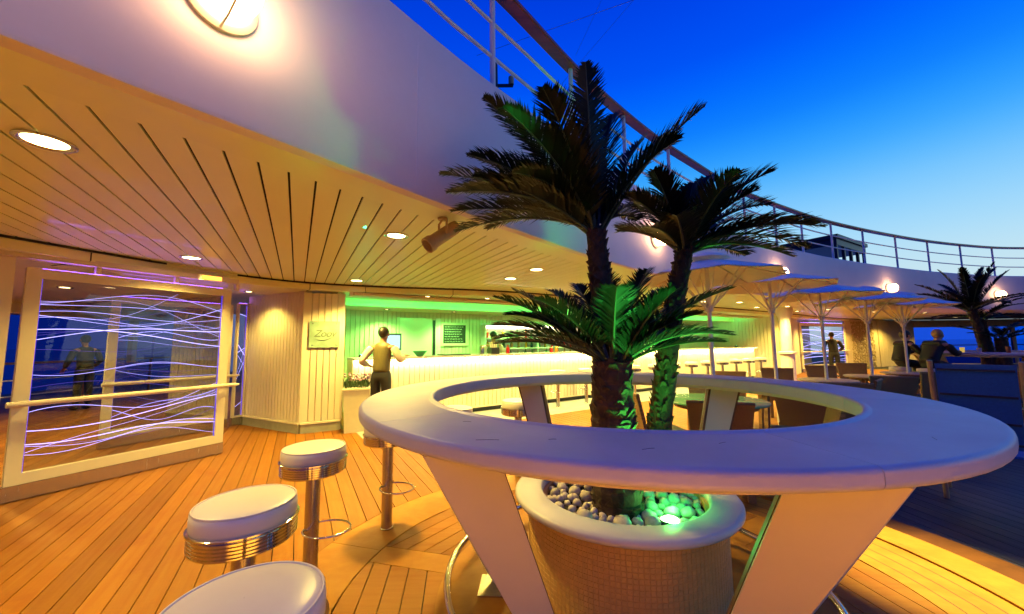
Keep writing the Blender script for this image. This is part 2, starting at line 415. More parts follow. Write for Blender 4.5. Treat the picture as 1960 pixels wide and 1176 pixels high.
for i in range(8):
    am = BA + i * PI / 4; c, s_ = math.cos(am), math.sin(am)
    # beam
    poly = [(.9, -.095), (1.64, -.095), (1.64, .095), (.9, .095)]
    for q in range(-3, 4): poly = clip(poly, math.cos(q * .03), math.sin(q * .03), 1.618)
    MB().prism([(p[0] * c - p[1] * s_, p[0] * s_ + p[1] * c) for p in poly], -.011, .001).build('radial_plank', teak_ring, pod, None, (RC.x, RC.y, 0))
    mid = am + PI / 8
    for j in range(6):
        r0 = 1.618 - (j + 1) * .118; r1 = r0 + .112
        poly = [(r0, -.9), (r1, -.9), (r1, .9), (r0, .9)]
        for q in range(-14, 15): poly = clip(poly, math.cos(q * .04), math.sin(q * .04), 1.618)
        for sg in (-1, 1):
            nx, ny = -math.sin(PI / 8), math.cos(PI / 8) * sg
            poly = clip(poly, nx, ny, -.099) if poly else poly
        if len(poly) < 3: continue
        c2, s2 = math.cos(mid), math.sin(mid)
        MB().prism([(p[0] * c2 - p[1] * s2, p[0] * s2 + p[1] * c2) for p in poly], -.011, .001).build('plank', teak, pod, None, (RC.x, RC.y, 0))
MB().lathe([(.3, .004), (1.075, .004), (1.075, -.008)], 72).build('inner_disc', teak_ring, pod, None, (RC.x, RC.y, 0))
for r_ in (1.72, 1.82, 1.925):
    MB().lathe([(r_ - .003, .0025), (r_ + .003, .0025)], 30, (0, 0, 0), math.radians(-80), math.radians(70)).build('caulk_line', caulk, pod, None, (RC.x, RC.y, 0))
# nosing and steps down on the right side of the podium
a0, a1 = math.radians(-75), math.radians(38)
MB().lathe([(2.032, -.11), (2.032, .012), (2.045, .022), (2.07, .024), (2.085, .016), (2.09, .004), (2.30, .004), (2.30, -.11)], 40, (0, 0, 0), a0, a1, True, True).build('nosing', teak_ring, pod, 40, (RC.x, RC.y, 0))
MB().lathe([(2.305, -.145), (2.305, -.075), (2.70, -.075), (2.70, -.145)], 40, (0, 0, 0), a0, a1, True, True).build('step', shaded_step_wood, pod, 40, (RC.x, RC.y, 0))

# ------------------------------------------------------------------ soffit ceiling
Fi = offset(F, .42)
mb = MB()
n1, n2 = len(F), len(P)
def resample(c, n):
    Ls = [0]
    for a, b in zip(c, c[1:]): Ls.append(Ls[-1] + (b - a).length)
    r = []; j = 0
    for i in range(n):
        s_ = Ls[-1] * i / (n - 1)
        while j < len(c) - 2 and Ls[j + 1] < s_: j += 1
        t = (s_ - Ls[j]) / max(1e-9, Ls[j + 1] - Ls[j]); r.append(c[j].lerp(c[j + 1], min(1, max(0, t))))
    return r
Pr = resample(offset(P, .12), 120); Fr = resample(offset(F, .1), 120)
for i in range(119):
    mb.quad((*Fr[i], 2.475), (*Fr[i + 1], 2.475), (*Pr[i + 1], 2.475), (*Pr[i], 2.475))
ceiling = struct(mb.build('ceiling', black))
CW = .148
k = -30
while True:
    o0 = -.084 + k * CW + .0065; o1 = o0 + CW - .013; k += 1
    if o0 > 11.2: break
    e = []
    for o in (o0, o1):
        hf = hits(Fi, o); hp = hits(P, o)
        if not hf: e.append(None); continue
        tf = max(hf); hp = [t for t in hp if t > tf]
        e.append((tf, min(hp)) if hp else None)
    if None in e: continue
    board_obj('ceiling_board', o0, o1, e[0][0], e[0][1], e[1][0], e[1][1], 2.45, 2.462, ceil_paint, ceiling)
mb = MB(); o = o0
while o < 27:
    e = []
    for q in (o, o + .285):
        hf = hits(Fi, q); hp = hits(P, q)
        if hf and hp and max(hp) > max(hf): e.append((max(hf), max(hp)))
    if len(e) == 2:
        a, b, c, d = NN * o + U * e[0][0], NN * (o + .285) + U * e[1][0], NN * (o + .285) + U * e[1][1], NN * o + U * e[0][1]
        mb.prism([a, b, c, d], 2.45, 2.462)
    o += .296
stuff(mb.build('far_ceiling_boards', ceil_paint, ceiling))
# plain band along the edge
bandm = sweepz(F, [(.075, 2.447), (.425, 2.447), (.425, 2.463), (.075, 2.463)], True)
bandm.build('edge_band', ceil_paint, ceiling, 30)

def at_x(curve, x):
    for i, (a, b) in enumerate(zip(curve, curve[1:])):
        if (a.x - x) * (b.x - x) <= 0: return a.lerp(b, (x - a.x) / (b.x - a.x)), i
    return curve[-1], len(curve) - 1
# ------------------------------------------------------------------ fascia + upper deck
fascia = tag(sweepz(F, [(0, 3.60), (0, 2.425), (.01, 2.405), (.07, 2.405), (.072, 2.44), (.16, 2.44), (.16, 3.60), (.14, 3.62), (.02, 3.62)], True).build('curved_fascia', paint, None, 40),
             'tall white curved fascia of the upper deck sweeping around the terrace', 'fascia')
for x in (-2.4, -.62, 1.5, 4.2, 7.8, 12.9, 15.4, 19.5):
    p, k = at_x(F, x); nn_ = -normals(F)[k]; a = math.atan2(nn_.y, nn_.x)
    MB().box((.0004, 0, 3.0), (.0012, .007, 1.1)).build('weld_seam', paint, fascia, None, (p.x, p.y, 0), a)
updeck = struct(sweepz(F, [(.165, 3.45), (9, 3.45), (9, 3.35), (.165, 3.35)], True).build('upper_deck', paint))

rail_c = offset(F, .10)
railing = thing('deck_railing', 'white post railing with a brown wooden handrail above the fascia', 'railing')
for x in (-3.2, -2.3, -1.15, -.15, .72, 1.62, 2.65, 3.9, 5.1, 6.3, 7.45, 8.85, 10.4, 12.1, 13.85, 15.6, 17.25, 19.0, 21.0, 23.2):
    p, _ = at_x(rail_c, x)
    MB().tube([(p.x, p.y, 3.60), (p.x, p.y, 4.64)], .026, 10).build('post', alu, railing, 40)
for z in (3.96, 4.29):
    MB().tube([(p.x, p.y, z) for p in rail_c[::2]], .017, 8).build('rail_tube', alu, railing, 40)
sweepz(offset(F, .03), [(0, 4.645), (.012, 4.632), (.13, 4.632), (.142, 4.645), (.142, 4.675), (.12, 4.69), (.02, 4.69), (0, 4.675)], True).build('handrail', handrail_wood, railing, 40)

# ------------------------------------------------------------------ header over doors and bar
header = struct(sweepz(P, [(.015, 2.33), (.015, 2.425), (.03, 2.43), (1.25, 2.43), (1.25, 2.33)], True).build('header_soffit', ceil_paint, None, 25))
sweepz(P, [(.0, 2.428), (.10, 2.428), (.10, 2.46), (.0, 2.46)], True).build('shadow_gap', black, header)
for x in (-4.45, -3.30, -2.55, -1.1, .45, 2.2):
    p, i = at_x(P, x); n = normals(P)[i]; a = math.atan2(n.y, n.x)
    MB().box((.35, 0, 2.328), (.66, .008, .006)).build('panel_joint', black, header, None, (p.x, p.y, 0), a)
    MB().box((.012, 0, 2.378), (.008, .008, .09)).build('panel_joint', black, header, None, (p.x, p.y, 0), a)

# ------------------------------------------------------------------ wall makers
def frame2(p0, p1):
    d = V(p1[0] - p0[0], p1[1] - p0[1]); return d.length, math.atan2(d.y, d.x)
def beadboards(length, z0, z1, wd=.1, th=.02, y=0.0):
    mb = MB(); n = max(1, round(length / wd)); w_ = length / n
    for i in range(n):
        x0, x1 = i * w_ + .003, (i + 1) * w_ - .003
        mb.v += []
        poly = [(x0, y), (x0 + .004, y - th), (x1 - .004, y - th), (x1, y)]
        mb.prism(poly, z0, z1)
    return mb
def wall(name, p0, p1, z0, z1, label, m, cat='wall', board=.1, plinth=None, single=False, th=.1):
    ln, a = frame2(p0, p1)
    t = thing(name, label, cat, (p0[0], p0[1], 0), a)
    MB().prism([(0, 0), (ln, 0), (ln, th), (0, th)], z0 if not plinth else 0, z1).build('core', m, t)
    if board:
        if single:
            n = round(ln / board); w_ = ln / n
            for i in range(n):
                MB().prism([(i * w_ + .003, -.001), (i * w_ + .008, -.02), ((i + 1) * w_ - .008, -.02), ((i + 1) * w_ - .003, -.001)], z0, z1).build('board', m, t)
        else:
            stuff(beadboards(ln, z0, z1, board, .02, -.001).build('beadboard', m, t))
    if plinth:
        MB().prism([(0, -.045), (ln, -.045), (ln, -.001), (0, -.001)], 0, z0 - .03).build('plinth', plinth, t)
        MB().prism([(-.01, -.06), (ln + .01, -.06), (ln + .01, -.001), (-.01, -.001)], z0 - .028, z0 - .002).build('trim', frame_cream, t)
    return t

A0, A1 = (-4.93, 7.08), (-3.45, 6.29)
A2 = (-2.94, 6.57)
wl = wall('panelled_wall', A0, A1, .17, 2.34, 'white beadboard wall between the glass doors and the sign post', board_cream, board=.09, plinth=plinth_m)
post = wall('sign_post', A1, A2, .17, 2.30, 'broad cream boarded pillar that carries the frosted glass sign', board_cream, cat='pillar', board=.096, plinth=plinth_m, single=True, th=.3)
lp_ = frame2(A1, A2)[0]
for x in (-.008, lp_ + .008):
    MB().prism([(x - .02, -.03), (x + .02, -.03), (x + .02, -.002), (x - .02, -.002)], .17, 2.30).build('corner_trim', frame_cream, post)
# wall behind the sliding door, left edge of the picture
wl2 = wall('left_wall', (-5.75, .6), (-4.74, 3.56), .0, 2.34, 'yellowish boarded wall left of the big glass door', frame_cream, board=.42)

# ------------------------------------------------------------------ glass doors with glowing lines
def wave_lines(n, ln, zb, zt, parent, seed, thick=1.0, steps=26):
    rnd = random.Random(seed)
    fams = [lerp(zb + .12, zt - .12, (q + .5) / 9) for q in range(9)]
    for i in range(n):
        base = rnd.choice(fams) + rnd.gauss(0, .08); amp = rnd.uniform(.03, .13); kf = rnd.uniform(.6, 1.1) * 2 * PI / max(1.4, ln); ph = rnd.uniform(0, 6.28); sl = rnd.gauss(0, .11)
        r = rnd.choice((.0008, .0009, .0010, .0012, .0014, .0018, .0034)) * thick; lm = line_glow if (r > .0013 * thick or rnd.random() < .25) else line_dim
        pts = []
        for j in range(steps + 1):
            x = ln * j / steps
            z = base + amp * math.sin(kf * x + ph) + sl * (x / ln - .5) * 2
            if zb < z < zt: pts.append((x, 0, z))
            elif len(pts) > 3: break
            else: pts = []
        if len(pts) > 3:
            rr = [r * (.75 + .5 * abs(math.sin(2.1 * q / len(pts) + ph))) for q in range(len(pts))]
            MB().tube(pts, rr, 5).build('wave_line', lm, parent)
def glass_door(p0, p1, label, zb=.15, zt=2.20, fw=.10, nl=26, seed=1, rail=True, name='sliding_glass_door', thick=1.0):
    ln, a = frame2(p0, p1)
    t = thing(name, label, 'door', (p0[0], p0[1], 0), a)
    for x in (0, ln - fw): MB().prism([(x, -.03), (x + fw, -.03), (x + fw, .03), (x, .03)], zb, zt).build('stile', frame_cream, t)
    MB().prism([(fw, -.029), (ln - fw, -.029), (ln - fw, .029), (fw, .029)], zb, zb + fw).build('bottom_rail', frame_cream, t)
    MB().prism([(fw, -.029), (ln - fw, -.029), (ln - fw, .029), (fw, .029)], zt - fw, zt).build('top_rail', frame_cream, t)
    MB().prism([(-.01, -.036), (ln + .005, -.036), (ln + .005, .036), (-.01, .036)], .012, zb - .002).build('kick_plate', steel, t)
    pane = MB().prism([(fw, -.006), (ln - fw, -.006), (ln - fw, .006), (fw, .006)], zb + fw, zt - fw).build('pane', gl_door, t)
    for x in (fw + .004, ln - fw - .004): MB().prism([(x - .0035, -.012), (x + .0035, -.012), (x + .0035, -.0065), (x - .0035, -.0065)], zb + fw, zt - fw).build('glow_edge', edge_glow, t)
    MB().prism([(fw, -.008), (ln - fw, -.008), (ln - fw, .008), (fw, .008)], zt + .001, zt + .004).build('top_led', led_violet, t)
    e = bpy.data.objects.new('wave_art', None); col.objects.link(e); e.parent = t; e.location = (fw, -.010, 0)
    wave_lines(nl, ln - 2 * fw, zb + fw + .02, zt - fw - .02, e, seed, thick)
    if rail:
        MB().tube([(-.05, -.11, .90), (ln + .06, -.11, .90), (ln + .12, -.11, .90)], [.026, .026, .008], 12).build('handrail', frame_cream, t, 40)
        for x in (fw / 2, ln - fw / 2): MB().box((x, -.065, .90), (.05, .07, .045)).build('bracket', frame_cream, t)
    return t
d1 = glass_door((-4.70, 3.61), (-3.90, 5.20), 'large sliding glass door with glowing violet lines nearest the camera', nl=23, seed=11)
d2 = glass_door((-5.78, 5.42), (-5.04, 6.80), 'second glass door seen through the big one in front', nl=19, seed=23, zt=2.16)
sp = glass_door((-5.00, 6.86), (-4.93, 7.04), 'narrow glowing glass strip beside the white boarded wall', nl=10, seed=4, rail=False, fw=.03, name='glass_strip')
# transom band above the big door
ln, a = frame2((-4.78, 3.42), (-3.88, 5.28))
tr = thing('door_transom', 'cream transom beam above the large glass door', 'beam', (-4.78, 3.42, 0), a)
MB().prism([(0, -.05), (ln, -.05), (ln, .05), (0, .05)], 2.285, 2.345).build('beam', frame_cream, tr)
for i in range(4): MB().prism([(i * ln / 3 - .02, -.03), (i * ln / 3 + .02, -.03), (i * ln / 3 + .02, .03), (i * ln / 3 - .02, .03)], 2.205, 2.283).build('spacer', frame_cream, tr)
ex = thing('exit_light', 'small amber lit box above the glass door', 'sign', (-3.78, 4.70, 2.27), math.radians(62))
MB().box((0, 0, 0), (.24, .05, .07)).build('housing', frame_cream, ex); MB().box((0, -.028, 0), (.21, .004, .05)).build('lit_face', exit_glow, ex)
# vestibule behind the doors
vest = struct(MB().prism([(-15, -3), (-5.9, -3), (-4.75, 3.6), (-3.9, 5.3), (-5.0, 7.1), (-5.6, 12), (-15, 12)], 2.42, 2.5).build('vestibule_ceiling', ceil_paint))
wall('vestibule_wall', (-7.1, 7.95), (-5.75, 7.55), .1, 2.42, 'cream boarded wall seen through the far glass door', board_cream, board=.12, plinth=plinth_m)
sr = thing('side_railing', 'dark side railing of the outer deck beyond the glass doors', 'railing')
for i in range(7):
    y = 1.0 + i * 1.8; MB().tube([(-11.2, y, 0), (-11.2, y, 1.05)], .03, 8).build('post', handrail_wood, sr, 40)
for z in (.35, .7): MB().tube([(-11.2, .4, z), (-11.2, 12.4, z)], .015, 6).build('rail_tube', alu, sr, 40)
MB().box((-11.2, 6.4, 1.08), (.1, 12, .05)).build('handrail', handrail_wood, sr)
for y in (4.4, 8.0, 11.0): MB().box((-11.0, y, 1.7), (.14, .14, 1.44)).build('mullion', frame_cream, sr)
MB().box((-11.0, 6.4, 2.3), (.2, 14, .24)).build('lintel', frame_cream, sr)

# ------------------------------------------------------------------ lamps
def downlight(x, y, z, label, group, r=.082, m=lamp_hot, watt=560, tint=None):
    t = thing('downlight', label, 'lamp', (x, y, z), 0, group)
    MB().lathe([(r + .028, 0), (r + .028, -.007), (r + .014, -.011), (r, -.006), (r - .004, .0)], 32).build('trim', steel, t, 40)
    MB().lathe([(r - .002, -.003), (0.0005, -.003)], 32).build('diffuser', m, t)
    ld = bpy.data.lights.new('downlight_beam', 'SPOT'); ld.energy = watt * (r / .082) ** 2; ld.color = tint or WARM; ld.spot_size = math.radians(134); ld.spot_blend = .6; ld.shadow_soft_size = r
    lo = bpy.data.objects.new('downlight_beam', ld); col.objects.link(lo); lo.parent = t; lo.location = (0, 0, -.016)
    return t
rowA = [(-3.15, .1), (-2.32, 1.8), (-1.09, 3.51), (.35, 5.25), (2.0, 6.95), (3.9, 8.6), (6.1, 10.1), (8.4, 11.5), (10.8, 12.9), (13.6, 14.2), (16.6, 15.2), (19.5, 15.6)]
rowB = [(-4.6, 1.0), (-3.72, 4.32), (-2.49, 6.01), (-.02, 5.97), (2.5, 8.05), (5.0, 9.8), (7.6, 11.7), (10.2, 13.5), (13.0, 15.6), (16.0, 17.4), (19.2, 18.8), (22.5, 19.2)]
for i, (x, y) in enumerate(rowA): downlight(x, y, 2.448, 'round downlight in the row along the fascia edge, %s from the left' % ORD[i], 'ceiling downlights', watt=(230, 195, 600)[min(i, 2)])
for i, (x, y) in enumerate(rowB): downlight(x, y, 2.448, 'round downlight in the row near the back walls, %s from the left' % ORD[i], 'ceiling downlights', watt=(230, 290, 680)[min(i, 2)])
for i, (x, y) in enumerate([(-1.62, 7.2), (-.5, 7.62), (1.05, 8.65), (2.8, 9.85), (4.7, 11.1), (6.9, 12.55)]):
    downlight(x, y, 2.329, 'small downlight in the header over the bar, %s from the sign' % ORD[i], 'bar header downlights', .05)
for i, (x, y) in enumerate([(-7.4, 6.2), (-6.0, 4.2), (-8.4, 8.6), (-9.2, 3.4)]):
    downlight(x, y, 2.418, ['downlight glowing behind the upper left of the big glass door', 'downlight just inside the big glass door', 'downlight deep behind the second glass door', 'downlight over the outer side deck'][i], 'vestibule downlights', .07)
Fn = normals(F)
for i, x in enumerate([-2.95, -1.27, 2.12, 6.05, 11.25, 17.0, 22.0]):
    p, k = at_x(F, x); n = -Fn[k]; a = math.atan2(n.y, n.x)
    t = thing('bulkhead_lamp', ['round bulkhead lamp on the fascia behind the viewer', 'big round bulkhead lamp on the fascia at the top left', 'bulkhead lamp on the fascia behind the palm crowns', 'bulkhead lamp on the fascia above the parasols', 'bright globe lamp on the fascia above the far parasols', 'bulkhead lamp on the fascia behind the far palm', 'bulkhead lamp at the far right end of the fascia'][i], 'lamp', (p.x, p.y, 2.93), a, 'fascia bulkhead lamps')
    R90 = Matrix.Rotation(PI / 2, 3, 'Y')
    base = MB().lathe([(0.001, 0), (.135, 0), (.138, .02), (.12, .032), (.112, .034)], 36); base.v = [R90 @ q for q in base.v]
    base.build('base_ring', frame_cream, t, 40)
    dome = MB().lathe([(.085, .034), (.10, .06), (.114, .10), (.114, .15), (.10, .195), (.06, .225), (0.001, .235)], 32); dome.v = [R90 @ q for q in dome.v]
    dome.build('dome', lamp_wall, t, 60)
    MB().tube([(.02, 0, -.128), (.12, 0, -.128), (.20, 0, -.11), (.24, 0, -.05), (.244, 0, 0), (.24, 0, .05), (.20, 0, .11), (.12, 0, .128), (.02, 0, .128)], .005, 6).build('guard_bar', frame_cream, t, 40)

downlight(-4.41, 6.29, 2.329, 'small downlight washing the white boarded wall beside the glass doors', 'wall washer downlights', .05, watt=380)
# projector spot hanging under the soffit
p0_ = V(-.56, 3.02)
t = thing('stage_spot', 'unlit tan cylindrical spotlight bracketed under the soffit edge', 'spotlight', (p0_.x, p0_.y, 2.30), math.radians(215))
Mx = Matrix.Rotation(math.radians(128), 3, 'Y')
def rotlist(mb, M, off=(0, 0, 0)):
    mb.v = [M @ q + Vector(off) for q in mb.v]; return mb
rotlist(MB().lathe([(0.001, -.16), (.05, -.16), (.056, -.13), (.056, .10), (.066, .12), (.066, .17), (.055, .17), (.05, .12), (.001, .12)], 24), Mx).build('barrel', fixture_tan, t, 40)
MB().tube([(-.0, -.075, 0), (0, -.075, .11), (0, .0, .135), (0, .075, .11), (0, .075, 0)], .009, 6).build('bracket', fixture_tan, t)
MB().lathe([(.04, .148), (.04, .13), (.001, .13)], 16).build('mount', fixture_tan, t)

# ------------------------------------------------------------------ the round counter
def seg_ring(prof, n, gap, m, name, parent, a_off=0.0, sm=35):
    for i in range(n):
        a0 = a_off + i * 2 * PI / n
        MB().lathe(prof, 96 // n, (0, 0, 0), a0 + gap, a0 + 2 * PI / n - gap, True, True).build(name, m, parent, sm)
def round_counter(label, loc):
    t = thing('round_counter', label, 'counter', loc)
    prof = [(1.085, 1.073), (1.085, 1.076), (1.085, 1.122), (1.085, 1.127), (1.0865, 1.134), (1.091, 1.1385), (1.098, 1.1395), (1.106, 1.1385), (1.111, 1.1355), (1.114, 1.1335), (1.119, 1.133), (1.13, 1.133), (1.42, 1.133), (1.430, 1.133)]
    prof += [(1.434 + .016 * math.sin(q * PI / 10), 1.117 + .016 * math.cos(q * PI / 10)) for q in range(0, 6)] + [(1.45, 1.112), (1.45, 1.099)] + [(1.430 + .020 * math.cos(q * PI / 8), 1.096 - .020 * math.sin(q * PI / 8)) for q in range(0, 5)] + [(1.40, 1.075), (1.395, 1.073)]
    seg_ring(prof, 6, .0009, counter, 'top_segment', t, math.radians(38), 42)
    MB().lathe([(1.14, 1.045), (1.14, 1.072), (1.36, 1.072), (1.36, 1.045)], 64, (0, 0, 0), 0, 2 * PI, True).build('under_ring', legpanel, t)
    for az, tw in ((233.5, 44), (279, -42), (325, -35), (37, 40), (110, -40), (177, 40)):
        a = math.radians(az)
        lg = bpy.data.objects.new('leg', None); col.objects.link(lg); lg.parent = t; lg.rotation_euler[2] = a
        rt, zt, rb, zb = 1.345, 1.071, .73, .012
        tw = math.radians(tw); wv = V(-math.sin(tw), math.cos(tw), 0); tv = V(math.cos(tw), math.sin(tw), 0)
        def slab(wt, wb, d0, d1):
            q = ((-1, d0), (1, d0), (1, d1), (-1, d1))
            return MB().hexa([V(rb, 0, zb) + wv * (sg * wb / 2) + tv * d for sg, d in q], [V(rt, 0, zt) + wv * (sg * wt / 2) + tv * d for sg, d in q])
        slab(.236, .116, -.075, -.008).build('core', legcore, lg)
        slab(.23, .11, -.007, .010).build('panel', legpanel, lg)
        slab(.20, .09, -.084, -.0755).build('back_panel', legpanel, lg)
        MB().box((rb + .01, 0, .006), (.2, .2, .012)).build('foot_plate', steel, lg)
    rs = random.Random(4)
    for az, r_, l in ((238.5, 1.36, .035), (246, 1.27, .012), (258, 1.3, .02), (268, 1.22, .015), (296, 1.33, .02), (228, 1.2, .016)):
        a = math.radians(az); c = V(r_ * math.cos(a), r_ * math.sin(a), 1.1332); d = V(math.cos(a + 2.1), math.sin(a + 2.1), 0) * l
        MB().tube([c - d, c + d * .1 + V(.002, .003, 0), c + d], .0007, 4).build('scratch', black_m, t)
    circ = [(1.01 * math.cos(i * 2 * PI / 96), 1.01 * math.sin(i * 2 * PI / 96), .125) for i in range(96)]
    MB().tube(circ, .019, 12, True).build('foot_rail', chrome, t, 60)
    for i in range(6):
        a = i * PI / 3 + 1.05; MB().tube([(1.01 * math.cos(a), 1.01 * math.sin(a), .012), (1.01 * math.cos(a), 1.01 * math.sin(a), .112)], .012, 8).build('rail_support', chrome, t, 40)
    return t
ring1 = round_counter('big round white bar counter encircling the palm planter', (RC.x, RC.y, 0))
ring2 = copy_tree(ring1); ring2.location = (10.5, 8.2, 0); tag(ring2, 'second round counter far on the right with two people', 'counter')

# planter in the middle
pl = thing('round_planter', 'round mosaic clad planter with a broad white rim inside the counter', 'planter', (RC.x, RC.y, 0))
MB().lathe([(.545, .006), (.545, .525), (.44, .525), (.44, .40)], 80).build('drum', grout, pl)
mb = MB(); NT = 138; rows = 21; th_ = .5 / rows
for r_ in range(rows):
    z0 = .012 + r_ * .0243; z1 = z0 + .0222
    for i in range(NT):
        a0 = 2 * PI * (i + .045) / NT; a1 = 2 * PI * (i + .955) / NT; R0 = .5455; R1 = .5475
        p = [(R0 * math.cos(a), R0 * math.sin(a), z) for (a, z) in ((a0, z0), (a1, z0), (a1, z1), (a0, z1))]
        da = (a1 - a0) * .06; dz = .0012
        q = [(R1 * math.cos(a), R1 * math.sin(a), z) for (a, z) in ((a0 + da, z0 + dz), (a1 - da, z0 + dz), (a1 - da, z1 - dz), (a0 + da, z1 - dz))]
        n = len(mb.v); mb.v += [Vector(x) for x in p + q]; mb.f.append((n + 4, n + 5, n + 6, n + 7))
        for j in range(4): mb.f.append((n + j, n + (j + 1) % 4, n + 4 + (j + 1) % 4, n + 4 + j))
stuff(mb.build('mosaic_tiles', tile, pl))
MB().lathe([(.462, .50), (.462, .555), (.467, .566), (.478, .571), (.60, .571), (.615, .567), (.624, .556), (.624, .542), (.616, .532), (.60, .527), (.56, .526)], 96).build('rim', stone_lip, pl, 50)
MB().lathe([(.465, .488), (.001, .488)], 48).build('soil', soil, pl)
# pebbles
pm = []
for i in range(6):
    rr = random.Random(i); b = MB().blob((0, 0, 0), (1, rr.uniform(.75, 1.1), rr.uniform(.55, .8)), 9, 6)
    b.v = [q * rr.uniform(.86, 1.1) for q in b.v]; pm.append(b.mesh('pebble', pebble_m, 80))
rnd = random.Random(5); placed = []
tr_xy = [V(-.06, -.13), V(-.08, .05), (V(.90, 2.45) - RC)]
tries = 0
while len(placed) < 200 and tries < 9000:
    tries += 1
    a = rnd.uniform(0, 2 * PI); r_ = .435 * math.sqrt(rnd.random()); p = V(r_ * math.cos(a), r_ * math.sin(a)); s_ = rnd.choice((.022, .028, .034, .040, .046))
    if (p - V(.157, -.315)).length < .075: continue
    if any((p - q).length < .12 for q in tr_xy): continue
    if any((p - q).length < (s_ + t_) * .86 for q, t_ in placed) or r_ + s_ * .8 > .455: continue
    placed.append((p, s_))
    ob = bpy.data.objects.new('pebble', pm[rnd.randrange(6)]); col.objects.link(ob)
    ob.location = (RC.x + p.x, RC.y + p.y, .488 + s_ * .45 + rnd.uniform(0, .012)); ob.scale = (s_, s_, s_); ob.rotation_euler = (rnd.uniform(-.4, .4), rnd.uniform(-.4, .4), rnd.uniform(0, 6))
    tag(ob, 'rounded pale pebble lying in the round planter around the palms', 'pebble', 'pebbles in the round planter')
for i, (lx, ly, aim, en) in enumerate([(.79, 2.005, (.64, 2.18, 1.4), 120), (1.02, 2.52, (1.1, 2.45, 2.2), 2.5)]):
    t = thing('planter_uplight', ['green glowing uplight at the near rim among the pebbles', 'green uplight hidden behind the palm trunks'][i], 'uplight', (lx, ly, .505))
    MB().lathe([(.062, -.02), (.062, .018), (.05, .024), (.046, .016)], 24).build('housing', black_m, t, 40)
    MB().lathe([(.047, .016), (.03, .028), (.001, .032)], 24).build('lens', green_glow, t, 60)
    ld = bpy.data.lights.new('uplight_beam', 'SPOT'); ld.energy = en; ld.color = (.06, 1, .10); ld.spot_size = math.radians(88); ld.spot_blend = .7; ld.shadow_soft_size = .04
    lo = bpy.data.objects.new('uplight_beam', ld); col.objects.link(lo); lo.parent = t; lo.location = (0, 0, .075)
    pd = bpy.data.lights.new('uplight_spill', 'POINT'); pd.energy = en * .022; pd.color = (.06, 1, .12); pd.shadow_soft_size = .03
    po = bpy.data.objects.new('uplight_spill', pd); col.objects.link(po); po.parent = t; po.location = (.03, .07, .10)
    dv = Vector(aim) - V(lx, ly, .55); lo.rotation_euler = dv.to_track_quat('-Z', 'Y').to_euler()

# ------------------------------------------------------------------ palms
def trunk_mesh(path, r0, r1, seed):
    rnd = random.Random(seed); mb = MB(); path = [Vector(p) for p in path]
    pts = []
    n = 26
    for i in range(n + 1):
        t = i / n * (len(path) - 1); j = min(int(t), len(path) - 2); pts.append(path[j].lerp(path[j + 1], t - j))
    mb.tube(pts, [lerp(r0, r1, i / n) * (1 + .05 * math.sin(i * 2.2)) * .92 for i in range(n + 1)], 14)
    ln = sum((b - a).length for a, b in zip(pts, pts[1:]))
    rows_ = int(ln / .028)
    for k in range(rows_):
        t = (k + .5) / rows_ * n; j = min(int(t), n - 1); c = pts[j].lerp(pts[j + 1], t - j); r = lerp(r0, r1, t / n) * .9
        m_ = 11
        for q in range(m_):
            if rnd.random() < .3: continue
            a = 2 * PI * (q + .5 * (k % 2)) / m_ + rnd.uniform(-.3, .3); d = V(math.cos(a), math.sin(a), 0); s_ = V(-d.y, d.x, 0)
            w_ = r * rnd.uniform(.2, .5); o_ = rnd.uniform(.004, .026); up = V(0, 0, 1)
            b = c + d * (r * .93)
            tip = b + d * o_ + up * rnd.uniform(.012, .045)
            nn = len(mb.v); mb.v += [b - s_ * w_ - up * .018, b + s_ * w_ - up * .018, b + s_ * w_ * .8 + up * .02, b - s_ * w_ * .8 + up * .02, tip + s_ * w_ * .35, tip - s_ * w_ * .35]
            mb.f += [(nn, nn + 1, nn + 4, nn + 5), (nn + 1, nn + 2, nn + 4), (nn + 2, nn + 3, nn + 5, nn + 4), (nn + 3, nn, nn + 5)]
    return mb
def frond_mesh(tip, seed, ll=.15, n=46, arch=.16, lw=.0050):
    rnd = random.Random(seed); tip = Vector(tip); mb = MB(); rb = MB(); ln = tip.length
    ctl = tip * .45 + V(0, 0, arch * ln + .03)
    def bez(t): return ctl * (2 * t * (1 - t)) + tip * (t * t)
    def dbez(t): return (ctl * (2 - 4 * t) + tip * (2 * t)).normalized()
    rb.tube([bez(i / 12) for i in range(13)], [lerp(.011, .002, i / 12) for i in range(13)], 5)
    for i in range(n):
        t = .10 + .90 * i / (n - 1); p = bez(t); T = dbez(t)
        S = T.cross(V(0, 0, 1))
        if S.length < .15: S = T.cross(V(0, 1, 0))
        S.normalize(); Nn = S.cross(T).normalized()
        if rnd.random() < .03: continue
        l = ll * (math.sin(PI * min(1, (t * .88 + .12))) ** .55 * .9 + .12) * rnd.uniform(.88, 1.1) * (1 if t < .9 else .8)
        for sg in (-1, 1):
            tf = .55 + .75 * t + rnd.uniform(-.14, .14)
            d = (S * sg * 1.0 + T * tf + Nn * (.36 + rnd.uniform(-.16, .16))).normalized()
            wv = T.cross(d).cross(d).normalized() * lw
            m_ = p + d * l * .55; e = p + d * l + V(0, 0, -l * rnd.uniform(.05, .22)) + T * l * .08
            k = len(mb.v); mb.v += [p - wv * .7, p + wv * .7, m_ + wv, m_ - wv, e]
            mb.f += [(k, k + 1, k + 2, k + 3), (k + 3, k + 2, k + 4)]
    return mb, rb
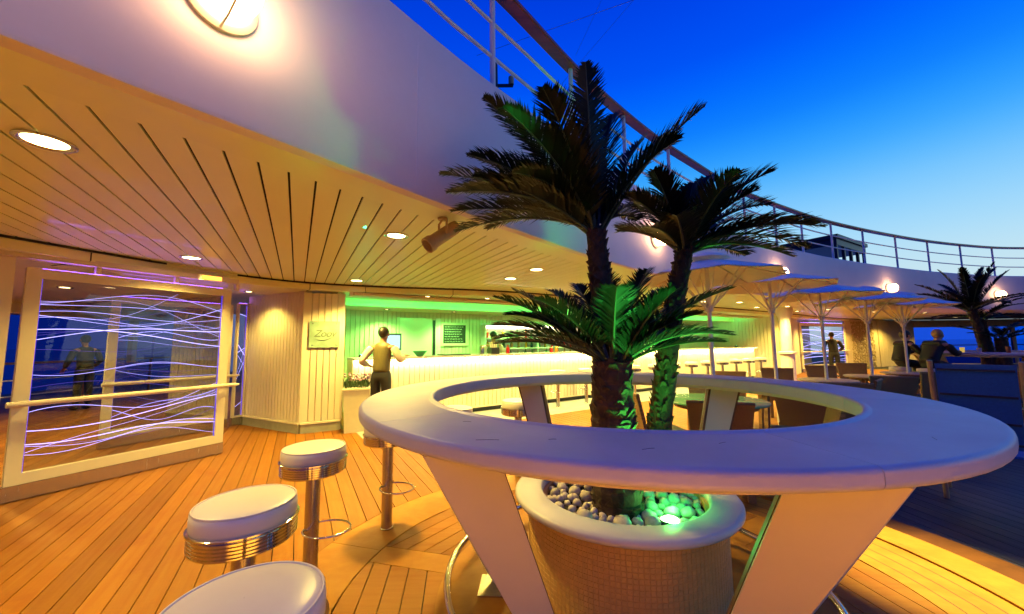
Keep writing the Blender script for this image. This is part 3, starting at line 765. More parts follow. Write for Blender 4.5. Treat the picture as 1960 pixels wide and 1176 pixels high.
def palm(label, path, r0, r1, tips, seed, ll=.15, n=46, group=None, lw=.0050):
    base = Vector(path[0]); top = Vector(path[-1]) - base
    t = thing('palm_tree', label, 'palm tree', base, 0, group)
    trunk_mesh([Vector(p) - base for p in path], r0, r1, seed).build('trunk', bark, t)
    rnd = random.Random(seed)
    for i, tp in enumerate(tips):
        lf, rb = frond_mesh(tp, seed * 50 + i, ll, n, .10 + .12 * rnd.random(), lw)
        sp_ = V(tp[0], tp[1], 0); sp_ = sp_.normalized() * r1 * .5 if sp_.length > .05 else V(0, 0, 0)
        o = lf.build('frond', leaf, t, None, top + sp_ + V(0, 0, rnd.uniform(-.03, .03)))
        rb.build('rachis', rachis, o)
    return t
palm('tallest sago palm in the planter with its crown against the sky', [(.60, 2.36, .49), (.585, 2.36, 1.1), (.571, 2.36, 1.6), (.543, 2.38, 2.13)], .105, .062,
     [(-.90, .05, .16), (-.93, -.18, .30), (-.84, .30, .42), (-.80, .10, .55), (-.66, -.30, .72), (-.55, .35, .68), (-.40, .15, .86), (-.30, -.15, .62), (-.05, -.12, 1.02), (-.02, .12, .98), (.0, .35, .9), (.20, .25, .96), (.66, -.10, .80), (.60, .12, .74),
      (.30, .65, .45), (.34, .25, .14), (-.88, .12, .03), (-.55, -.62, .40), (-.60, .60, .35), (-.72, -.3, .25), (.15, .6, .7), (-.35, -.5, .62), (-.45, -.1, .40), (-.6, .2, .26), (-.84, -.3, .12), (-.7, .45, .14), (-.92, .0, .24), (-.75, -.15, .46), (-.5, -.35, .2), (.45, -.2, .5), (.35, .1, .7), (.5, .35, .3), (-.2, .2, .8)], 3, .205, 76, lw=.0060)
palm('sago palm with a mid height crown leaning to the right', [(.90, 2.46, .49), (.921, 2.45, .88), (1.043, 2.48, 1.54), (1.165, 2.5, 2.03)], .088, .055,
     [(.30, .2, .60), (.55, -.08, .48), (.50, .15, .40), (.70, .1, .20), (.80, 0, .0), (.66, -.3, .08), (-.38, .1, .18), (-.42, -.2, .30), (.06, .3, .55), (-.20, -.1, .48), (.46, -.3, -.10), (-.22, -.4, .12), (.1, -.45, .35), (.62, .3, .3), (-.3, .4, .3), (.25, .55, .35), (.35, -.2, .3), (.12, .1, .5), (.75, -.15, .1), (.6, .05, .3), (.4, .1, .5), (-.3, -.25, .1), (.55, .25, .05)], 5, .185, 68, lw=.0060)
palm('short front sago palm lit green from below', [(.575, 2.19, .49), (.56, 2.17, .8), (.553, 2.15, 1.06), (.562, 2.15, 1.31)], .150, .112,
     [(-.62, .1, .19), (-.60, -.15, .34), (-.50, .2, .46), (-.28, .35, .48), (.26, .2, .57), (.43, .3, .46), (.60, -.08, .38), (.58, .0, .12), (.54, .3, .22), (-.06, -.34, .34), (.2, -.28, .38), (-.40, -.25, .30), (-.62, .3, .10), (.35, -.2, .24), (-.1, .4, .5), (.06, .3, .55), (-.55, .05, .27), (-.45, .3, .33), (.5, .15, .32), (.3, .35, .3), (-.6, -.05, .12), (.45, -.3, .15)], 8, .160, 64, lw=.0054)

# ------------------------------------------------------------------ stools
def make_stool(name, label, cat='stool'):
    t = thing(name, label, cat)
    MB().lathe([(.046, 0.003), (.046, .010), (.041, .014), (.041, .640), (.07, .652), (.0005, .652)], 28).build('column', steel, t, 30)
    prof = [(.001, .645), (.165, .645), (.176, .649)]
    for i in range(5): prof += [(.1785, .653 + i * .0125), (.184, .656 + i * .0125), (.184, .661 + i * .0125), (.1785, .664 + i * .0125)]
    prof += [(.179, .716), (.186, .718), (.190, .722), (.190, .727), (.184, .730), (.02, .731)]
    MB().lathe(prof, 56).build('chrome_band', chrome, t, 30)
    cu = MB().lathe([(.05, .729), (.178, .730), (.181, .738), (.181, .770), (.179, .786), (.1735, .793), (.170, .7945), (.166, .797), (.15, .8015), (.10, .806), (.001, .808)], 56).build('cushion', vinyl, t, 60)
    MB().tube([(.1735 * math.cos(i * PI / 32), .1735 * math.sin(i * PI / 32), .7945) for i in range(64)], .0045, 6, True).build('piping', vinyl, cu, 60)
    # footrest loop reaching towards +x (the counter)
    loop = [(.095 + .135 * math.cos(i * PI / 18), .115 * math.sin(i * PI / 18), .315) for i in range(36)]
    MB().tube(loop, .0065, 8, True).build('foot_ring', chrome, t, 60)
    return t
st0 = make_stool('bar_stool', '')
spots = [(226, 1.86, 'white stool seat cut off by the bottom edge, nearest the camera'), (203, 1.86, 'white vinyl stool with ribbed chrome band, second from the bottom edge'), (177.5, 1.86, 'white stool standing clear between the glass door and the counter'), (155, 1.79, 'white stool half hidden under the left side of the counter top'), (130, 1.88, 'white stool seen through the ring beside its left dark leg'), (107, 1.98, 'white stool seen through the ring left of the palm trunks'), (78, 1.95, 'white stool mostly hidden behind the thick palm trunk')]
for i, (az, r_, lb) in enumerate(spots):
    s_ = st0 if i == 0 else copy_tree(st0)
    a = math.radians(az); s_.location = (RC.x + r_ * math.cos(a), RC.y + r_ * math.sin(a), .002); s_.rotation_euler[2] = a + PI
    tag(s_, lb, 'stool', 'stools around the round counter')

# ------------------------------------------------------------------ the bar
B0, B1 = V(-2.80, 6.68), V(9.2, 14.54)
bl, ba = frame2(B0, B1)
bar = thing('bar_counter', 'long white boarded bar with a glowing strip under its top', 'bar', (B0.x, B0.y, 0), ba)
MB().prism([(0, .0), (bl, .0), (bl, .5), (0, .5)], .1, 1.145).build('body', board_cream, bar)
stuff(beadboards(bl, .13, 1.11, .1, .018, -.001).build('beadboard', board_cream, bar))
MB().prism([(0, .06), (bl, .06), (bl, .5), (0, .5)], 0, .099).build('plinth', plinth_dark, bar)
MB().prism([(0, -.03), (bl, -.03), (bl, -.002), (0, -.002)], .1, .13).build('skirting', frame_cream, bar)
MB().prism([(0, -.17), (bl, -.17), (bl, .55), (0, .55)], 1.148, 1.185).build('top', counter, bar)
MB().prism([(.02, -.165), (bl - .02, -.165), (bl - .02, -.145), (.02, -.145)], 1.125, 1.146).build('front_edge', frame_cream, bar)
MB().prism([(.02, -.10), (bl - .02, -.10), (bl - .02, -.06), (.02, -.06)], 1.128, 1.146).build('led_strip', led_bar, bar)
apron = struct(MB().prism([(0, -1.15), (bl, -1.15), (bl, .06), (0, .06)], .003, .007).build('bar_apron', apron_m, None, None, (B0.x, B0.y, 0), ba))
def barp(x, y): c, s_ = math.cos(ba), math.sin(ba); return V(B0.x + x * c - y * s_, B0.y + x * s_ + y * c)
BACK = 1.75
bp0, bp1 = barp(-.25, BACK), barp(bl + .4, BACK)
bw = wall('bar_back_wall', bp0, bp1, 0, 2.2, 'long boarded wall behind the bar, washed green', board_cream, board=.1)
sw = wall('bar_side_wall', (-2.945, 6.58), bp0, 0, 2.62, 'short side wall at the left end of the bar', board_cream, board=.1)
e0, e1 = barp(bl - .05, BACK), barp(bl + .65, -.75)
ew = wall('bar_end_wall', e0, e1, 0, 2.62, 'boarded wall closing the far end of the bar, lit green', board_cream, board=.12)
lowc = struct(MB().prism([(-.25, .78), (bl + .3, .78), (bl + .3, BACK), (-.25, BACK)], 2.185, 2.26).build('bar_ceiling', ceil_paint, None, None, (B0.x, B0.y, 0), ba))
MB().prism([(-.2, .785), (bl + .2, .785), (bl + .2, .82), (-.2, .82)], 2.262, 2.56).build('cove_face', ceil_paint, lowc)
MB().prism([(-.3, -.2), (bl + .3, -.2), (bl + .3, BACK), (-.3, BACK)], 2.60, 2.66).build('cove_top', ceil_paint, lowc)
hd = struct(MB().prism([(-.1, -.16), (bl + .3, -.16), (bl + .3, -.10), (-.1, -.10)], 2.265, 2.62).build('bar_header', cream, None, None, (B0.x, B0.y, 0), ba))
MB().prism([(.1, -.06), (bl, -.06), (bl, -.02), (.1, -.02)], 2.29, 2.31).build('cove_led', led_green, hd)
MB().prism([(-.1, -.098), (bl + .3, -.098), (bl + .3, .0), (-.1, .0)], 2.267, 2.288).build('led_shelf', cream, hd)
MB().prism([(-.05, -.27), (bl + .3, -.27), (bl + .3, -.162), (-.05, -.162)], 2.27, 2.315).build('lip', beige_wall, hd)

for i in range(7):
    p = barp(.9 + i * 1.6, 1.25)
    downlight(p.x, p.y, 2.183, 'downlight in the low ceiling behind the bar, %s from the sign' % ORD[i], 'bar ceiling downlights', .05, watt=700, tint=(.34, 1, .16))
# things on the back wall
def on_back(x, z, name, label, cat):
    p = barp(x, BACK); return thing(name, label, cat, (p.x, p.y, z), ba)
dr = on_back(1.72, 0, 'service_door', 'pale plain door in the wall behind the bar', 'door')
MB().box((0, -.035, 1.02), (.78, .03, 2.04)).build('leaf', mat('door_white', (.88, .87, .72), .4), dr); MB().box((-.43, -.03, 1.03), (.07, .04, 2.1)).build('jamb', frame_cream, dr)
MB().box((.47, -.022, 1.0), (.1, .003, 2.0)).build('gap', black_m, dr); MB().box((.56, -.028, 1.02), (.13, .02, 2.06)).build('jamb', paint, dr); MB().tube([(.35, -.05, 1.0), (.35, -.09, 1.0), (.25, -.09, 1.0)], .01, 6).build('handle', steel, dr)
def chalkboard(t, w_, h_, seed):
    MB().box((0, -.03, 0), (w_, .02, h_)).build('slate', chalk_m, t)
    for sx, sy, dx, dz in ((0, 1, w_ + .12, .06), (0, -1, w_ + .12, .06), (1, 0, .06, h_), (-1, 0, .06, h_)):
        MB().box((sx * (w_ / 2 + .03), -.035, sy * (h_ / 2 + .03)), (dx, .035, dz)).build('frame', frame_cream, t)
    rnd = random.Random(seed); mb = MB(); n = 7
    for r_ in range(n):
        z = h_ * .40 - r_ * h_ * .8 / (n - 1); x = -w_ * .43; end = w_ * rnd.uniform(.1, .44)
        while x < end:
            l = rnd.uniform(.02, .07); pts = [(x + l * i / 5, -.0415, z + .012 * math.sin(i * 2.3 + x * 40)) for i in range(6)]
            mb.tube(pts, .0035, 4); x += l + .02
    mb.build('chalk_writing', chalk_w, t)
chalkboard(on_back(2.72, 1.66, 'chalk_menu', 'framed chalkboard menu on the wall behind the bar', 'chalkboard'), .62, .46, 2)
ln, a = frame2((-2.945, 6.58), bp0)
cp = V(-2.945, 6.58).lerp(bp0, .66)
chalkboard(thing('side_chalk_menu', 'tall framed chalkboard on the side wall left of the bar', 'chalkboard', (cp.x, cp.y, 1.72), a), .36, .5, 5)
sh = on_back(5.2, 0, 'back_bar_shelf', 'lit white back bar shelf full of bottles', 'shelf')
MB().box((0, -.02, 1.45), (3.4, .02, 1.0)).build('backing', paint, sh)
for z in (1.0, 1.28, 1.55, 1.9): MB().box((0, -.14, z), (3.4, .24, .025)).build('shelf_board', paint, sh)
for x in (-1.7, 0, 1.7): MB().box((x, -.14, 1.45), (.03, .24, .92)).build('divider', paint, sh)
MB().box((0, -.05, 1.86), (3.2, .02, .03)).build('shelf_light', led_shelf, sh)
bcols = [mat('bottle_%d' % i, c, .1, coat=.4) for i, c in enumerate([(.5, .02, .02), (.5, .2, .02), (.05, .2, .06), (.55, .5, .4), (.3, .12, .03), (.02, .06, .05)])]
def bottle(name, p, h, r, m, label, group=None):
    o = MB().lathe([(.001, 0), (r, 0), (r, h * .6), (r * .85, h * .68), (r * .36, h * .78), (r * .34, h * .97), (r * .4, h), (.001, h)], 12).build(name, m, None, 50, p)
    return tag(o, label, 'bottle', group)
rnd = random.Random(9)
for sidx, z in enumerate((1.013, 1.293, 1.563)):
    for i in range(14):
        x = 5.2 - 1.58 + i * .243 + rnd.uniform(-.03, .03)
        if abs(x - 5.2) < .06 : continue
        p = barp(x, BACK - .14); bottle('bottle', (p.x, p.y, z), rnd.uniform(.19, .25), rnd.uniform(.032, .042), rnd.choice(bcols), 'bottle standing on the lit back bar shelf behind the palm', 'bottles on the back bar shelf')
def on_bar(x, y, name, label, cat, rz=0): p = barp(x, y); return thing(name, label, cat, (p.x, p.y, 1.186), ba + rz)
pos = on_bar(.72, .25, 'till_screen', 'point of sale terminal with a lit screen on the bar', 'terminal', .25)
MB().box((0, 0, .015), (.22, .2, .03)).build('base', black_m, pos); MB().box((0, .02, .12), (.05, .04, .2)).build('neck', black_m, pos)
MB().box((0, -.01, .28), (.42, .05, .32)).build('housing', mat('till_plastic', (.05, .16, .10), .4), pos); MB().box((0, -.037, .28), (.36, .004, .26)).build('screen', screen_glow, pos)
bo = on_bar(1.25, .1, 'green_bowl', 'wide green bowl on the bar next to the terminal', 'bowl')
MB().lathe([(.001, 0), (.06, 0), (.14, .10), (.135, .10), (.055, .012), (.001, .012)], 24).build('bowl', mat('bowl_green', (.08, .4, .18), .4), bo, 50)
ty = on_bar(2.0, .15, 'bar_tray', 'flat dark tray lying on the bar', 'tray')
MB().box((0, 0, .012), (.62, .3, .02)).build('tray', black_m, ty)
cd_ = on_bar(2.95, .15, 'bar_caddy', 'black caddy stuffed with pale straws on the bar', 'caddy')
MB().box((0, 0, .07), (.2, .16, .14)).build('box', black_m, cd_)
for i in range(7): MB().tube([(-.07 + i * .023, 0, .1), (-.09 + i * .03, .02 * (-1) ** i, .26)], .013, 6).build('straw', shirt_m, cd_)
sk = on_bar(2.68, .2, 'shaker', 'small steel shaker left of the straw caddy', 'shaker')
MB().lathe([(.001, 0), (.045, 0), (.055, .14), (.03, .19), (.001, .2)], 16).build('cup', steel, sk, 50)
p = barp(3.32, .15); bottle('sauce_bottle', (p.x, p.y, 1.187), .2, .04, bcols[0], 'short red bottle on the bar right of the caddy')
for i, (x, c, lb) in enumerate([(4.62, 0, 'red bottle beside the bartender'), (4.78, 1, 'orange jar beside the bartender'), (5.65, 1, 'amber bottle on the bar behind the palm fronds'), (5.8, 2, 'dark green bottle on the bar behind the palm fronds')]):
    p = barp(x, .2); bottle('bottle', (p.x, p.y, 1.187), .16 + .03 * (i % 3), .045, bcols[c], lb)
for i, (x, lb) in enumerate([(.22, 'cyan uplight at the left corner of the bar'), (bl - .55, 'green uplight at the far end of the bar')]):
    t = on_bar(x, .35, 'corner_uplight', lb, 'uplight')
    MB().lathe([(.001, 0), (.05, 0), (.05, .05), (.042, .05)], 16).build('housing', black_m, t); MB().lathe([(.043, .048), (.001, .05)], 16).build('lens', led_cyan, t)
# bar stools
xs = []
for i in range(12):
    x = 4.2 + i * .86
    p = barp(x, -.52); s_ = copy_tree(st0); s_.location = (p.x, p.y, .008); s_.rotation_euler[2] = ba + PI / 2
    tag(s_, 'white stool in the row along the bar front, %s from the near end' % ORD[i], 'stool', 'stools along the bar')

# sign on the pillar
sg = thing('glass_sign', 'frosted glass plate with swirling script lettering on the pillar', 'sign', (A1[0], A1[1], 0), frame2(A1, A2)[1])
MB().box((.30, -.045, 1.60), (.46, .010, .44)).build('plate', mat('frost', (.27, .42, .30), .2, noise=.3, nscale=(5, 5, 5)), sg)
for x in (.12, .48):
    for z in (1.42, 1.78): MB().tube([(x, -.02, z), (x, -.055, z)], .009, 10).build('standoff', steel, sg)
cu = bpy.data.curves.new('letters', 'FONT'); cu.body = 'Zoov'; cu.size = .16; cu.extrude = .002; cu.shear = .35; cu.align_x = 'CENTER'; cu.space_character = .92
to = bpy.data.objects.new('tmp', cu); col.objects.link(to); dg = bpy.context.evaluated_depsgraph_get()
me = bpy.data.meshes.new_from_object(to.evaluated_get(dg)); bpy.data.objects.remove(to)
me.materials.clear(); me.materials.append(mat('etched', (.08, .10, .05), .5))
lo = bpy.data.objects.new('lettering', me); col.objects.link(lo); lo.parent = sg; lo.location = (.30, -.052, 1.56); lo.rotation_euler = (PI / 2, 0, 0)
sw_ = [(.16 + .28 * i / 16, -.0525, 1.525 - .028 * math.sin(PI * i / 12)) for i in range(17)]
MB().tube(sw_, [.001 + .006 * math.sin(PI * i / 16) for i in range(17)], 5).build('swoosh', MATS['etched'], sg)

# flower box
fb = thing('flower_box', 'square cream planter box with pink flowers beside the bar', 'planter', (-2.62, 6.46, 0), .35)
MB().hexa([(-.17, -.17, 0), (.17, -.17, 0), (.17, .17, 0), (-.17, .17, 0)], [(-.2, -.2, .68), (.2, -.2, .68), (.2, .2, .68), (-.2, .2, .68)]).build('box', pot, fb)
MB().box((0, 0, .69), (.42, .42, .025)).build('rim', pot, fb)
mb = MB(); fl_ = MB(); rnd = random.Random(3)
for i in range(170):
    x, y = rnd.uniform(-.19, .19), rnd.uniform(-.19, .19); a = rnd.uniform(0, 6.28); h = rnd.uniform(.05, .2); d = V(math.cos(a), math.sin(a), 0) * rnd.uniform(.01, .05)
    b = V(x, y, .70); m_ = b + d * .6 + V(0, 0, h * .6); e = b + d * 1.4 + V(0, 0, h); wv = V(-d.y, d.x, 0).normalized() * .012
    mb.quad(b, m_ + wv, e, m_ - wv)
for i in range(36):
    fl_.blob((rnd.uniform(-.2, .2), rnd.uniform(-.2, .2), .70 + rnd.uniform(.13, .24)), (.02, .02, .016), 6, 4)
stuff(mb.build('foliage', herb, fb)); stuff(fl_.build('blossoms', flower_m, fb))

# ------------------------------------------------------------------ people
def skin(pts, edges, m, name, parent, sub=2):
    names = list(pts); me = bpy.data.meshes.new(name)
    me.from_pydata([pts[n][0] for n in names], [(names.index(a), names.index(b)) for a, b in edges], [])
    o = bpy.data.objects.new('tmp', me); col.objects.link(o)
    md = o.modifiers.new('s', 'SKIN'); sb = o.modifiers.new('u', 'SUBSURF'); sb.levels = sub; sb.render_levels = sub
    for i, n in enumerate(names):
        r = pts[n][1]; sv = me.skin_vertices[0].data[i]; sv.radius = (r, r) if not isinstance(r, tuple) else r; sv.use_root = (i == 0)
    md.use_smooth_shade = True
    dg = bpy.context.evaluated_depsgraph_get(); dg.update()
    m2 = bpy.data.meshes.new_from_object(o.evaluated_get(dg)); m2.materials.clear(); m2.materials.append(m)
    bpy.data.objects.remove(o)
    ob = bpy.data.objects.new(name, m2); col.objects.link(ob); ob.parent = parent; return ob
def hand(p, d, m, parent, name='hand'):
    d = Vector(d).normalized(); s_ = d.cross(V(0, 0, 1)).normalized(); mb = MB(); p = Vector(p)
    Mh = Matrix((s_, d, s_.cross(d))).transposed()
    mb.blob(p + d * .045, (.038, .05, .016), 10, 6, Mh)
    for i, l in enumerate((.06, .075, .08, .07)):
        b = p + d * .08 + s_ * (-.03 + i * .02); mb.tube([b, b + d * l * .6, b + d * l + V(0, 0, -.02)], [.009, .008, .006], 6)
    mb.tube([p + d * .03 + s_ * .035, p + d * .06 + s_ * .065, p + d * .09 + s_ * .068], [.011, .009, .007], 6)
    return mb.build(name, m, parent, 60)
def person(label, loc, rz, skinm, hairm, topm, botm, sleeve, pose, cat='person', group=None, longhair=False):
    t = thing('person', label, cat, loc, rz, group); J = pose
    body = {k: (J[k][0], tuple(x * (.72 if k in ('pelvis', 'waist', 'chest', 'shl', 'shr') else 1) for x in J[k][1])) for k in ('pelvis', 'waist', 'chest', 'neck', 'jaw', 'head', 'crown', 'shl', 'ell', 'wrl', 'shr', 'elr', 'wrr')}
    skin(body, [('pelvis', 'waist'), ('waist', 'chest'), ('chest', 'neck'), ('neck', 'jaw'), ('jaw', 'head'), ('head', 'crown'), ('chest', 'shl'), ('shl', 'ell'), ('ell', 'wrl'), ('chest', 'shr'), ('shr', 'elr'), ('elr', 'wrr')], skinm, 'body', t)
    f = 1.3
    up_ = Vector(J['chest'][0]).lerp(Vector(J['neck'][0]), .62)
    top = {'waist': (J['waist'][0], tuple(x * f for x in J['waist'][1])), 'pelvis': (J['pelvis'][0], tuple(x * 1.1 for x in J['pelvis'][1])), 'chest': (J['chest'][0], tuple(x * f for x in J['chest'][1])), 'up': (up_, (.13, .10)), 'sl': (Vector(J['shl'][0]).lerp(up_, .15), .078), 'sr': (Vector(J['shr'][0]).lerp(up_, .15), .078)}
    skin(top, [('pelvis', 'waist'), ('waist', 'chest'), ('chest', 'up'), ('up', 'sl'), ('up', 'sr')], topm, 'top_garment', t)
    for s_ in 'lr':
        sl = {'a': (J['sh' + s_][0], .075), 'b': (J['el' + s_][0], .060), 'c': (Vector(J['el' + s_][0]).lerp(Vector(J['wr' + s_][0]), .85), .048)}
        skin(sl, [('a', 'b'), ('b', 'c')], sleeve, 'sleeve', t)
        w0 = Vector(J['wr' + s_][0]); hand(w0, w0 - Vector(J['el' + s_][0]) + V(0, 0, -.0001), skinm, t)
    legs = {'p': (J['pelvis'][0], tuple(x * 1.12 for x in J['pelvis'][1])), 'w': (Vector(J['pelvis'][0]).lerp(Vector(J['waist'][0]), .55), tuple(x * 1.12 for x in J['waist'][1])), 'hl': (J['hl'], .10), 'kl': (J['kl'], .075), 'al': (J['al'], .062), 'hr': (J['hr'], .10), 'kr': (J['kr'], .075), 'ar': (J['ar'], .062)}
    skin(legs, [('p', 'w'), ('p', 'hl'), ('hl', 'kl'), ('kl', 'al'), ('p', 'hr'), ('hr', 'kr'), ('kr', 'ar')], botm, 'trousers', t)
    for s_ in 'lr':
        a = Vector(J['a' + s_]); MB().blob(a + V(0, .06, -.05), (.048, .13, .045), 10, 6).build('shoe', black_m, t, 80)
    h = Vector(J['head'][0]); fd = Vector(J['face']).normalized()
    back = h - fd * .022 + V(0, 0, .035)
    hm = MB().blob(back, (.086, .100, .100), 14, 10)
    hm.build('hair', hairm, t, 80)
    if longhair: MB().blob(h - fd * .05 - V(0, 0, .06), (.085, .06, .13), 12, 8).build('hair', hairm, t, 80)
    sd = fd.cross(V(0, 0, 1)).normalized()
    MB().blob(h + fd * .098 - V(0, 0, .005), (.014, .02, .022), 8, 6).build('nose', skinm, t, 80)
    for sg in (-1, 1):
        MB().blob(h + sd * sg * .082 - V(0, 0, .0), (.012, .022, .032), 8, 6).build('ear', skinm, t, 80)
        MB().blob(h + fd * .085 + sd * sg * .032 + V(0, 0, .012), (.010, .010, .007), 8, 6).build('eye', black_m, t, 80)
    MB().blob(h + fd * .084 - V(0, 0, .052), (.024, .012, .006), 8, 6).build('mouth', mat('lips', (.25, .09, .07), .5), t, 80)
    return t
def stand(lean=0.0, wl=(-.30, .30, 1.06), wr=(.30, .30, 1.06), el=(-.30, .02, 1.10), er=(.30, .02, 1.10), face=(0, 1, 0), sc_=1.0):
    L_ = lean
    J = {'pelvis': ((0, 0, .95), (.135, .095)), 'waist': ((0, L_ * .3, 1.10), (.125, .085)), 'chest': ((0, L_ * .7, 1.30), (.155, .10)), 'neck': ((0, L_, 1.45), (.05, .05)), 'jaw': ((0, L_ + .03, 1.52), (.06, .065)), 'head': ((0, L_ + .03, 1.585), (.075, .085)), 'crown': ((0, L_ + .02, 1.64), (.06, .07)),
         'shl': ((-.185, L_ * .8, 1.385), (.055, .055)), 'ell': (el, (.042, .042)), 'wrl': (wl, (.028, .028)), 'shr': ((.185, L_ * .8, 1.385), (.055, .055)), 'elr': (er, (.042, .042)), 'wrr': (wr, (.028, .028)),
         'hl': (-.09, 0, .86), 'kl': (-.10, .01, .48), 'al': (-.11, 0, .10), 'hr': (.09, 0, .86), 'kr': (.10, .01, .48), 'ar': (.11, 0, .10), 'face': face}
    return J
person('waiter in a vest and black trousers standing with his back to us at the bar', (-2.20, 6.40, .008), -.15, skin_m, hair_m, vest_m, trouser_m, shirt_m, stand(.05, wl=(-.30, .16, 1.05), el=(-.34, -.06, 1.12), wr=(.26, .34, 1.2), er=(.32, .05, 1.14)))
p = barp(3.38, .95)
person('bartender in white shirt and green vest looking down behind the bar', (p.x, p.y, .0), PI + .45, skin_m, hair_m, vest_g, trouser_m, shirt_m, stand(.06, wl=(-.12, .30, 1.12), wr=(.12, .30, 1.12)))
def sit(seat=.82, lean=.22, face=(0, 1, -.3)):
    z = seat; L_ = lean
    return {'pelvis': ((0, 0, z + .09), (.14, .11)), 'waist': ((0, L_ * .35, z + .25), (.135, .10)), 'chest': ((0, L_ * .85, z + .43), (.16, .115)), 'neck': ((0, L_ * 1.25, z + .55), (.05, .05)), 'jaw': ((0, L_ * 1.45, z + .60), (.06, .065)), 'head': ((0, L_ * 1.5, z + .66), (.075, .085)), 'crown': ((0, L_ * 1.48, z + .715), (.06, .07)),
            'shl': ((-.19, L_, z + .49), (.06, .06)), 'ell': ((-.26, L_ + .12, z + .28), (.045, .045)), 'wrl': ((-.16, L_ + .36, z + .33), (.03, .03)), 'shr': ((.19, L_, z + .49), (.06, .06)), 'elr': ((.26, L_ + .12, z + .28), (.045, .045)), 'wrr': ((.16, L_ + .36, z + .33), (.03, .03)),
            'hl': (-.1, .08, z + .08), 'kl': (-.12, .42, z + .02), 'al': (-.12, .36, z - .42), 'hr': (.1, .08, z + .08), 'kr': (.12, .42, z + .02), 'ar': (.12, .36, z - .42), 'face': face}
seats = [(188, 'stool under the fair haired guest at the second counter'), (170, 'stool under the dark haired guest at the second counter'), (215, 'empty stool at the left of the second counter'), (250, 'stool in front of the second counter')]
for az, lb in seats:
    a = math.radians(az); s_ = copy_tree(st0); s_.location = (10.5 + 1.9 * math.cos(a), 8.2 + 1.9 * math.sin(a), .0); s_.rotation_euler[2] = a + PI; tag(s_, lb, 'stool', 'stools around the second counter')
a = math.radians(188); person('fair haired person in a dark coat leaning over the second round counter', (10.5 + 1.9 * math.cos(a), 8.2 + 1.9 * math.sin(a), 0), a + PI / 2, skin_pale, hair_fair, coat_m, trouser_m, coat_m, sit())
a = math.radians(170); person('dark haired person in black seated behind the fair haired guest', (10.5 + 1.9 * math.cos(a), 8.2 + 1.9 * math.sin(a), 0), a + PI / 2, skin_pale, hair_m, coat_m, trouser_m, coat_m, sit(.82, .12))
person('dark figure standing on the outer deck beyond the glass doors', (-9.9, 8.85, 0), 1.4, skin_m, hair_m, coat_m, trouser_m, coat_m, stand(.05, wl=(-.25, .2, .95), wr=(.25, .2, .95)))
person('dark figure standing before the far glass doors', (12.3, 14.6, 0), -.4, skin_m, hair_m, coat_m, trouser_m, coat_m, stand(.08, wl=(-.25, .25, 1.0), wr=(.25, .25, 1.0)))
# glasses and candle on the second counter
for i, (az, r_, h, c, lb) in enumerate([(196, 1.3, .10, (.9, .6, .1), 'small yellow tumbler on the second counter'), (206, 1.28, .09, (.7, .6, .5), 'pale cup on the second counter'), (222, 1.3, .12, (.6, .1, .04), 'red drink on the second counter'), (232, 1.27, .13, (.8, .8, .8), 'clear glass on the second counter')]):
    a = math.radians(az)
    tag(MB().lathe([(.001, 0), (.03, 0), (.036, h), (.033, h), (.028, .01), (.001, .01)], 14).build('tumbler', mat('tumbler_%d' % i, c, .15, emit=c if i == 0 else None, estr=.6 if i == 0 else 0), None, 50, (10.5 + r_ * math.cos(a), 8.2 + r_ * math.sin(a), 1.135)), lb, 'glass', 'drinks on the second counter')
# palms and planter of the second counter
pl2 = copy_tree(pl); pl2.location = (10.5, 8.2, 0); tag(pl2, 'round planter inside the second counter', 'planter')
def ring_tips(n, ln, seed, up=(.0, .9)):
    rnd = random.Random(seed); r = []
    for i in range(n):
        a = 2 * PI * i / n + rnd.uniform(-.2, .2); e = rnd.uniform(*up); r.append((ln * math.cos(a) * math.cos(e), ln * math.sin(a) * math.cos(e), ln * math.sin(e)))
    return r
palm('dark palm with two crowns at the far right, taller trunk', [(10.22, 8.2, .49), (10.15, 8.2, 1.3), (9.98, 8.2, 2.02)], .11, .07, ring_tips(20, 1.05, 2, (.05, 1.2)), 21, .16, 44, 'far palms', .011)
palm('dark palm at the far right with the middle crown', [(10.55, 8.35, .49), (10.5, 8.4, 1.2), (10.35, 8.35, 1.82)], .1, .06, ring_tips(14, .75, 4, (-.1, .7)), 22, .14, 30, 'far palms', .011)
palm('low palm at the far right just above the second counter', [(10.38, 8.05, .49), (10.36, 8.05, .9), (10.34, 8.05, 1.42)], .12, .1, ring_tips(12, .75, 6, (-.05, .5)), 23, .12, 30, 'far palms', .011)

